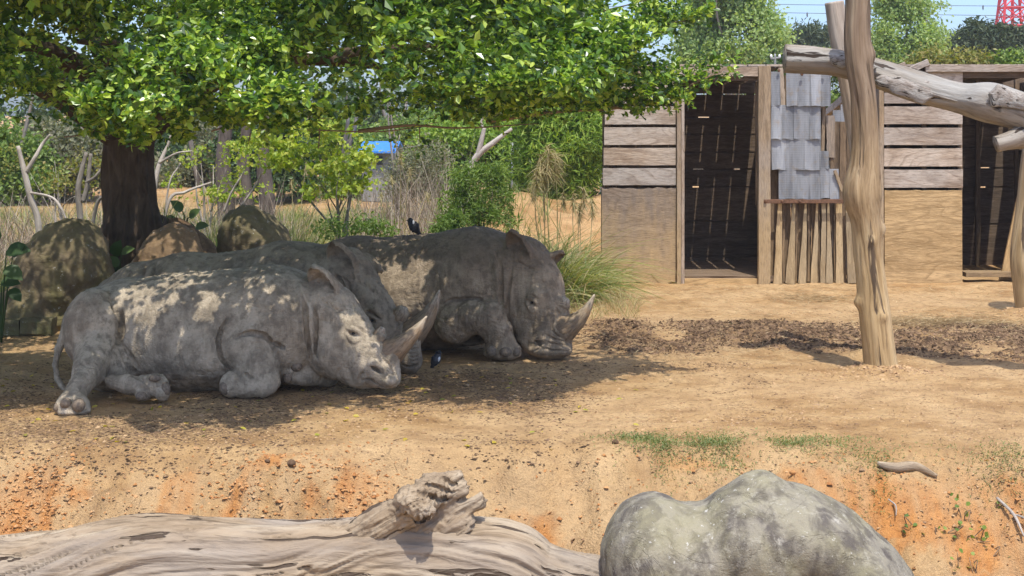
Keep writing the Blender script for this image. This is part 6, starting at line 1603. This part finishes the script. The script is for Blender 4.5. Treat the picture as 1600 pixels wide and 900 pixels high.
# ------------------------------------------------------------------ birds and small things
def plumage(name, base, light=None):
    t = NT(name); P = t.coord('Object'); n = t.noise(t.mapping(P, (60, 60, 20)), 1, 5)
    c = t.ramp(n, [(.3, tuple(v * .6 for v in base)), (.7, tuple(v * 1.4 for v in base))]); t.pbr(c, .55, .4, t.bump(n, .4, .004)); return t.m
M_BLACKF = plumage("black_feather", (.014, .014, .018)); M_GREYF = plumage("slate_feather", (.05, .053, .062)); M_WHITEF = plumage("white_feather", (.7, .7, .68)); M_LEG = simple("bird_leg", (.35, .22, .08), .6, .3); M_BEAK = simple("bird_beak", (.10, .08, .05), .5, .4)
def bird(root, ax, foot, Y, body, head, tail, legs, wing, patch, s_, mb, mh):
    """all points in photo pixels at depth Y"""
    c = W(body[0][0], body[0][1], Y); s = SDF(c - .22, c + .22, .0045)
    s.chain([(a, b, Y, r) for a, b, r in body], .03); s.chain([(a, b, Y, r) for a, b, r in head], .02); s.chain([(a, b, Y + .02, r) for a, b, r in tail], .015, .5)
    V, Q = s.net(); N = vnormals(V, Q); V = V + N * (.0018 * fbm(V * 90, 3, 5))[:, None]
    part("body", V, Q, mb, root, True)
    for l in legs:
        P = [W(a, b, Y + dy) for a, b, dy in l]; V, Fs, at = tube(P, [.005, .004, .004], 8, 6); part("leg", V, Fs, M_LEG, root, True)
        for k in (-1, 0, 1):
            V, Fs, at = tube([P[-1], P[-1] + np.array([.02 * k, -.03, -.002])], [.003, .0015], 3, 5); part("toe", V, Fs, M_LEG, root, True)
    return s
# bird on the right rhino's back
p0 = W(650, 371, 18.5)
r1 = empty("bird", p0, "black bird with a white neck patch perched on the right rhino's back", "bird", "birds with the rhinos")
bird(r1, None, p0, 18.5, [(643, 349, 5.5), (647, 354, 7.2), (651, 360, 5)], [(641, 344, 4), (641, 345, 4.2)], [(652, 361, 3.5), (656, 367, 2.6), (658, 371, 1.8)], [[(646, 360, -.02), (646, 366, -.02), (645, 370.5, -.02)], [(650, 361, .03), (650, 366, .03), (649, 370.5, .03)]], None, None, 1, M_BLACKF, M_BLACKF)
V, Fs, at = tube([W(638, 344, 18.48), W(634, 344.6, 18.48)], [.010, .001], 5, 8); part("beak", V, Fs, M_BEAK, r1, True)
V, Fs = blob(W(646, 347, 18.44), (.012, .006, .026), 12, 8); part("neck_patch", V, Fs, M_WHITEF, r1, True)
for s_, dx in ((-1, 0), (1, 1)):
    V, Fs = blob(W(648.5 + dx, 356, 18.5 + .045 * s_), (.030, .014, .062), 14, 10, [(.85, 0, -.5), (0, 1, 0), (.5, 0, .85)]); part("wing", V, Fs, M_BLACKF, r1, True)
# bird on the ground between the heads
Yg = 17.05; p0 = W(680, 578, Yg); p0[2] = float(gz(p0[0], Yg)[0]); dz = 0
r2 = empty("bird", p0, "small slate and white bird on the ground between the horns and bent leg", "bird", "birds with the rhinos")
zp = 180 + (CH - p0[2]) / Yg * F
e = zp - 579
bird(r2, None, p0, Yg, [(684, 560 + e, 5), (681, 566 + e, 6.4), (678, 571 + e, 5)], [(685, 554 + e, 3.8), (685, 555 + e, 4)], [(677, 573 + e, 3.2), (675, 577 + e, 2.4), (674, 580 + e, 1.8)], [[(682, 572 + e, -.02), (684, 576 + e, -.02), (683, 579.5 + e, -.03)], [(686, 571 + e, .0), (689, 575 + e, .0), (690, 578.5 + e, -.02)]], None, None, 1, M_GREYF, M_BLACKF)
V, Fs = blob(W(685, 553.6 + e, Yg - .006), (.03, .03, .026), 14, 9); part("cap", V, Fs, M_BLACKF, r2, True)
V, Fs, at = tube([W(688, 554 + e, Yg), W(692, 555 + e, Yg)], [.008, .001], 5, 8); part("beak", V, Fs, M_BEAK, r2, True)
V, Fs = blob(W(685, 565.5 + e, Yg - .03), (.016, .016, .036), 12, 8, [(.9, 0, -.4), (0, 1, 0), (.4, 0, .9)]); part("belly_patch", V, Fs, M_WHITEF, r2, True)
V, Fs = blob(W(678.5, 567 + e, Yg - .03), (.022, .012, .055), 14, 10, [(.85, 0, .45), (0, 1, 0), (-.45, 0, .85)]); part("wing", V, Fs, M_BLACKF, r2, True)

# weeds on the crest of the bank
def weeds(name, spots, n, L, wd, mat, seed, label):
    rng = np.random.default_rng(seed); X = []; 
    for px, py, sx, sy, w in spots:
        k = int(n * w); Y = rng.normal(13.22 - (py - 700) * .012, .10 + sy * .012, k); a = rng.normal(px, sx * 1.25, k)
        X.append(np.column_stack([BX(a, Y), Y]))
    X = np.concatenate(X); z = gz(X[:, 0], X[:, 1]); m = len(X)
    g = fbm(np.column_stack([X * 3.0, z]), 2, seed) + rng.normal(0, .3, m) > -.1; X, z = X[g], z[g]; m = len(X)
    D = np.column_stack([rng.normal(0, .8, m), rng.normal(-.2, .8, m), np.full(m, .7)])
    V, Fs, at = leaf_cloud(np.column_stack([X, z + rng.uniform(0, .025, m)]), D, np.column_stack([rng.normal(0, .5, (m, 2)), np.ones(m)]), L * rng.uniform(.5, 1.3, m), wd, rng, LEAF4)
    return obj(name, mesh(name, V, Fs, False, at, mat), kind='stuff', label=label)
M_WEED = leaf_mat("weed_leaf", [(.12, .17, .06), (.17, .22, .08), (.24, .28, .11), (.3, .28, .13)], .6, .3)
weeds("bank_weeds", [(1010, 708, 26, 9, .3), (1075, 716, 45, 9, .35), (1160, 706, 45, 6, .25), (1250, 712, 40, 6, .25), (1130, 728, 25, 8, .14), (1310, 728, 25, 5, .1), (1350, 742, 18, 6, .12), (1030, 735, 14, 7, .08), (1380, 752, 12, 8, .05), (1580, 738, 30, 7, .2), (1490, 726, 40, 4, .06), (1000, 690, 30, 4, .08)], 5200, .026, .009, M_WEED, 601, "low green weeds on the crest of the bank behind the boulder")
# creeping plant on the bank at right
def bank_y(px, py):
    """depth at which the sight line through a photo pixel meets the ground"""
    Y = np.arange(9.5, 30, .01); z = gz((px - 800) / F * Y, Y); zl = CH - (py - HZ) / F * Y
    k = np.nonzero(zl <= z)[0]; return Y[k[0]] if len(k) else 12.0
root = None
its = []
for k, (px, py, n) in enumerate(((1422, 825, 9), (1500, 800, 9), (1512, 815, 7), (1490, 830, 9), (1532, 845, 9), (1545, 860, 7), (1520, 880, 8), (1495, 884, 7), (1560, 790, 5), (1470, 838, 5))):
    Y = bank_y(px, py); c = W(px, py, Y)
    if root is None: root = empty("creeping_plant", W(1500, 830, bank_y(1500, 830)), "sparse round leaved creeper on the orange bank right of the boulder", "creeper")
    q = [c + [rb.normal(0, .05), rb.normal(-.03, .02), rb.normal(.02, .05)] for _ in range(3)]
    V, Fs, at = tube([c + [0, .03, -.03]] + q, [.005, .004, .004, .002], 12, 5); part("stem", V, Fs, M_TWIG, root, True, at)
    for j in range(int(n * .7)):
        P = (c + rb.normal(0, .055, 3) * [1, .3, 1] + [0, -.03, .02])[None]
        V, Fs, at = leaf_cloud(P, rdir(1, rb) + [[0, -.6, 0]], np.array([[rb.normal(0, .4), -.5, .9]]), rb.uniform(.028, .045), .036, rb); at['rnd'] = np.full(len(V), rb.random())
        part("leaf", V, Fs, M_L_MID, root, False, at)
# dry sticks on the bank at far right
for (pa, pb, r_, lab) in (((1558, 778), (1600, 838), .011, "thin pale dry stick leaning on the bank at the far right"), ((1578, 802), (1612, 822), .007, "thinner dry stick crossing the pale one at the far right"), ((1388, 780), (1400, 806), .006, "short straw stalk on the bank right of the boulder top")):
    a = W(*pa, bank_y(*pa) - .05); b = W(*pb, bank_y(*pb) - .06); V, Fs, at = tube([a, (a + b) / 2 + [.02, -.03, .02], b], [r_, r_ * 1.1, r_ * .6], 16, 8)
    obj("dry_stick", mesh("dry_stick", V - b, Fs, True, at, M_PALEB), loc=b, label=lab, cat="stick", group="dry sticks on the bank")
# single lumps one can pick out
for px, py, r_, lab in ((455, 727, .034, "larger dark lump lying on the crest of the bank at left centre"), (418, 722, .02, "smaller dark lump left of the large one on the crest"), (962, 694, .03, "dark lump by the weeds above the boulder's left hump"), (1238, 741, .026, "reddish lump of earth under the weeds behind the boulder")):
    Y = bank_y(px, py); c = W(px, py, Y); V, Fs = blob((0, 0, r_ * .5), (r_, r_ * .8, r_ * .75), 16, 12)
    V = V + (V - [0, 0, r_ * .5]) * (.35 * fbm(V * 26 + px, 3, 5))[:, None]
    obj("earth_lump", mesh("earth_lump", V, Fs, True, {'rnd': np.full(len(V), .5)}, M_DUNG if px != 1238 else M_OR), loc=c, label=lab, cat="lump", group="lumps on the bank")
# insulator spindle on the corner of the first shed
ins = empty("insulator", W(1211, 103, SY), "small grey fitting standing on the first shed's roof corner", "fitting")
V, Fs, at = tube([W(1211, 106, SY), W(1211, 84, SY)], [.022, .016], 6, 8); part("rod", V, Fs, M_FPOST, ins, True)
V, Fs, at = tube([W(1204, 92, SY), W(1219, 90, SY)], [.016, .016], 4, 8); part("crossbar", V, Fs, M_FPOST, ins, True)
for q in (1205, 1218):
    V, Fs = blob(W(q, 88, SY), (.022, .022, .035), 10, 6); part("cap", V, Fs, M_WHT, ins, True)

# ------------------------------------------------------------------ thin air haze
def haze():
    lo, hi = np.array([-130.0, -30.0, -2.2]), np.array([130.0, 175.0, 16.5])
    V = np.array([[x, y, z] for x in (lo[0], hi[0]) for y in (lo[1], hi[1]) for z in (lo[2], hi[2])])
    Q = np.array([[0, 1, 3, 2], [4, 6, 7, 5], [0, 4, 5, 1], [2, 3, 7, 6], [0, 2, 6, 4], [1, 5, 7, 3]])
    t = NT("air_haze"); v = t.n("ShaderNodeVolumePrincipled"); v.inputs["Color"].default_value = (.92, .95, 1, 1); v.inputs["Density"].default_value = .0005
    t.l(v.outputs[0], t.out.inputs["Volume"])
    obj("haze", mesh("haze", V, Q, False, None, t.m), kind='stuff', label="thin pale air haze over the far side")
haze()
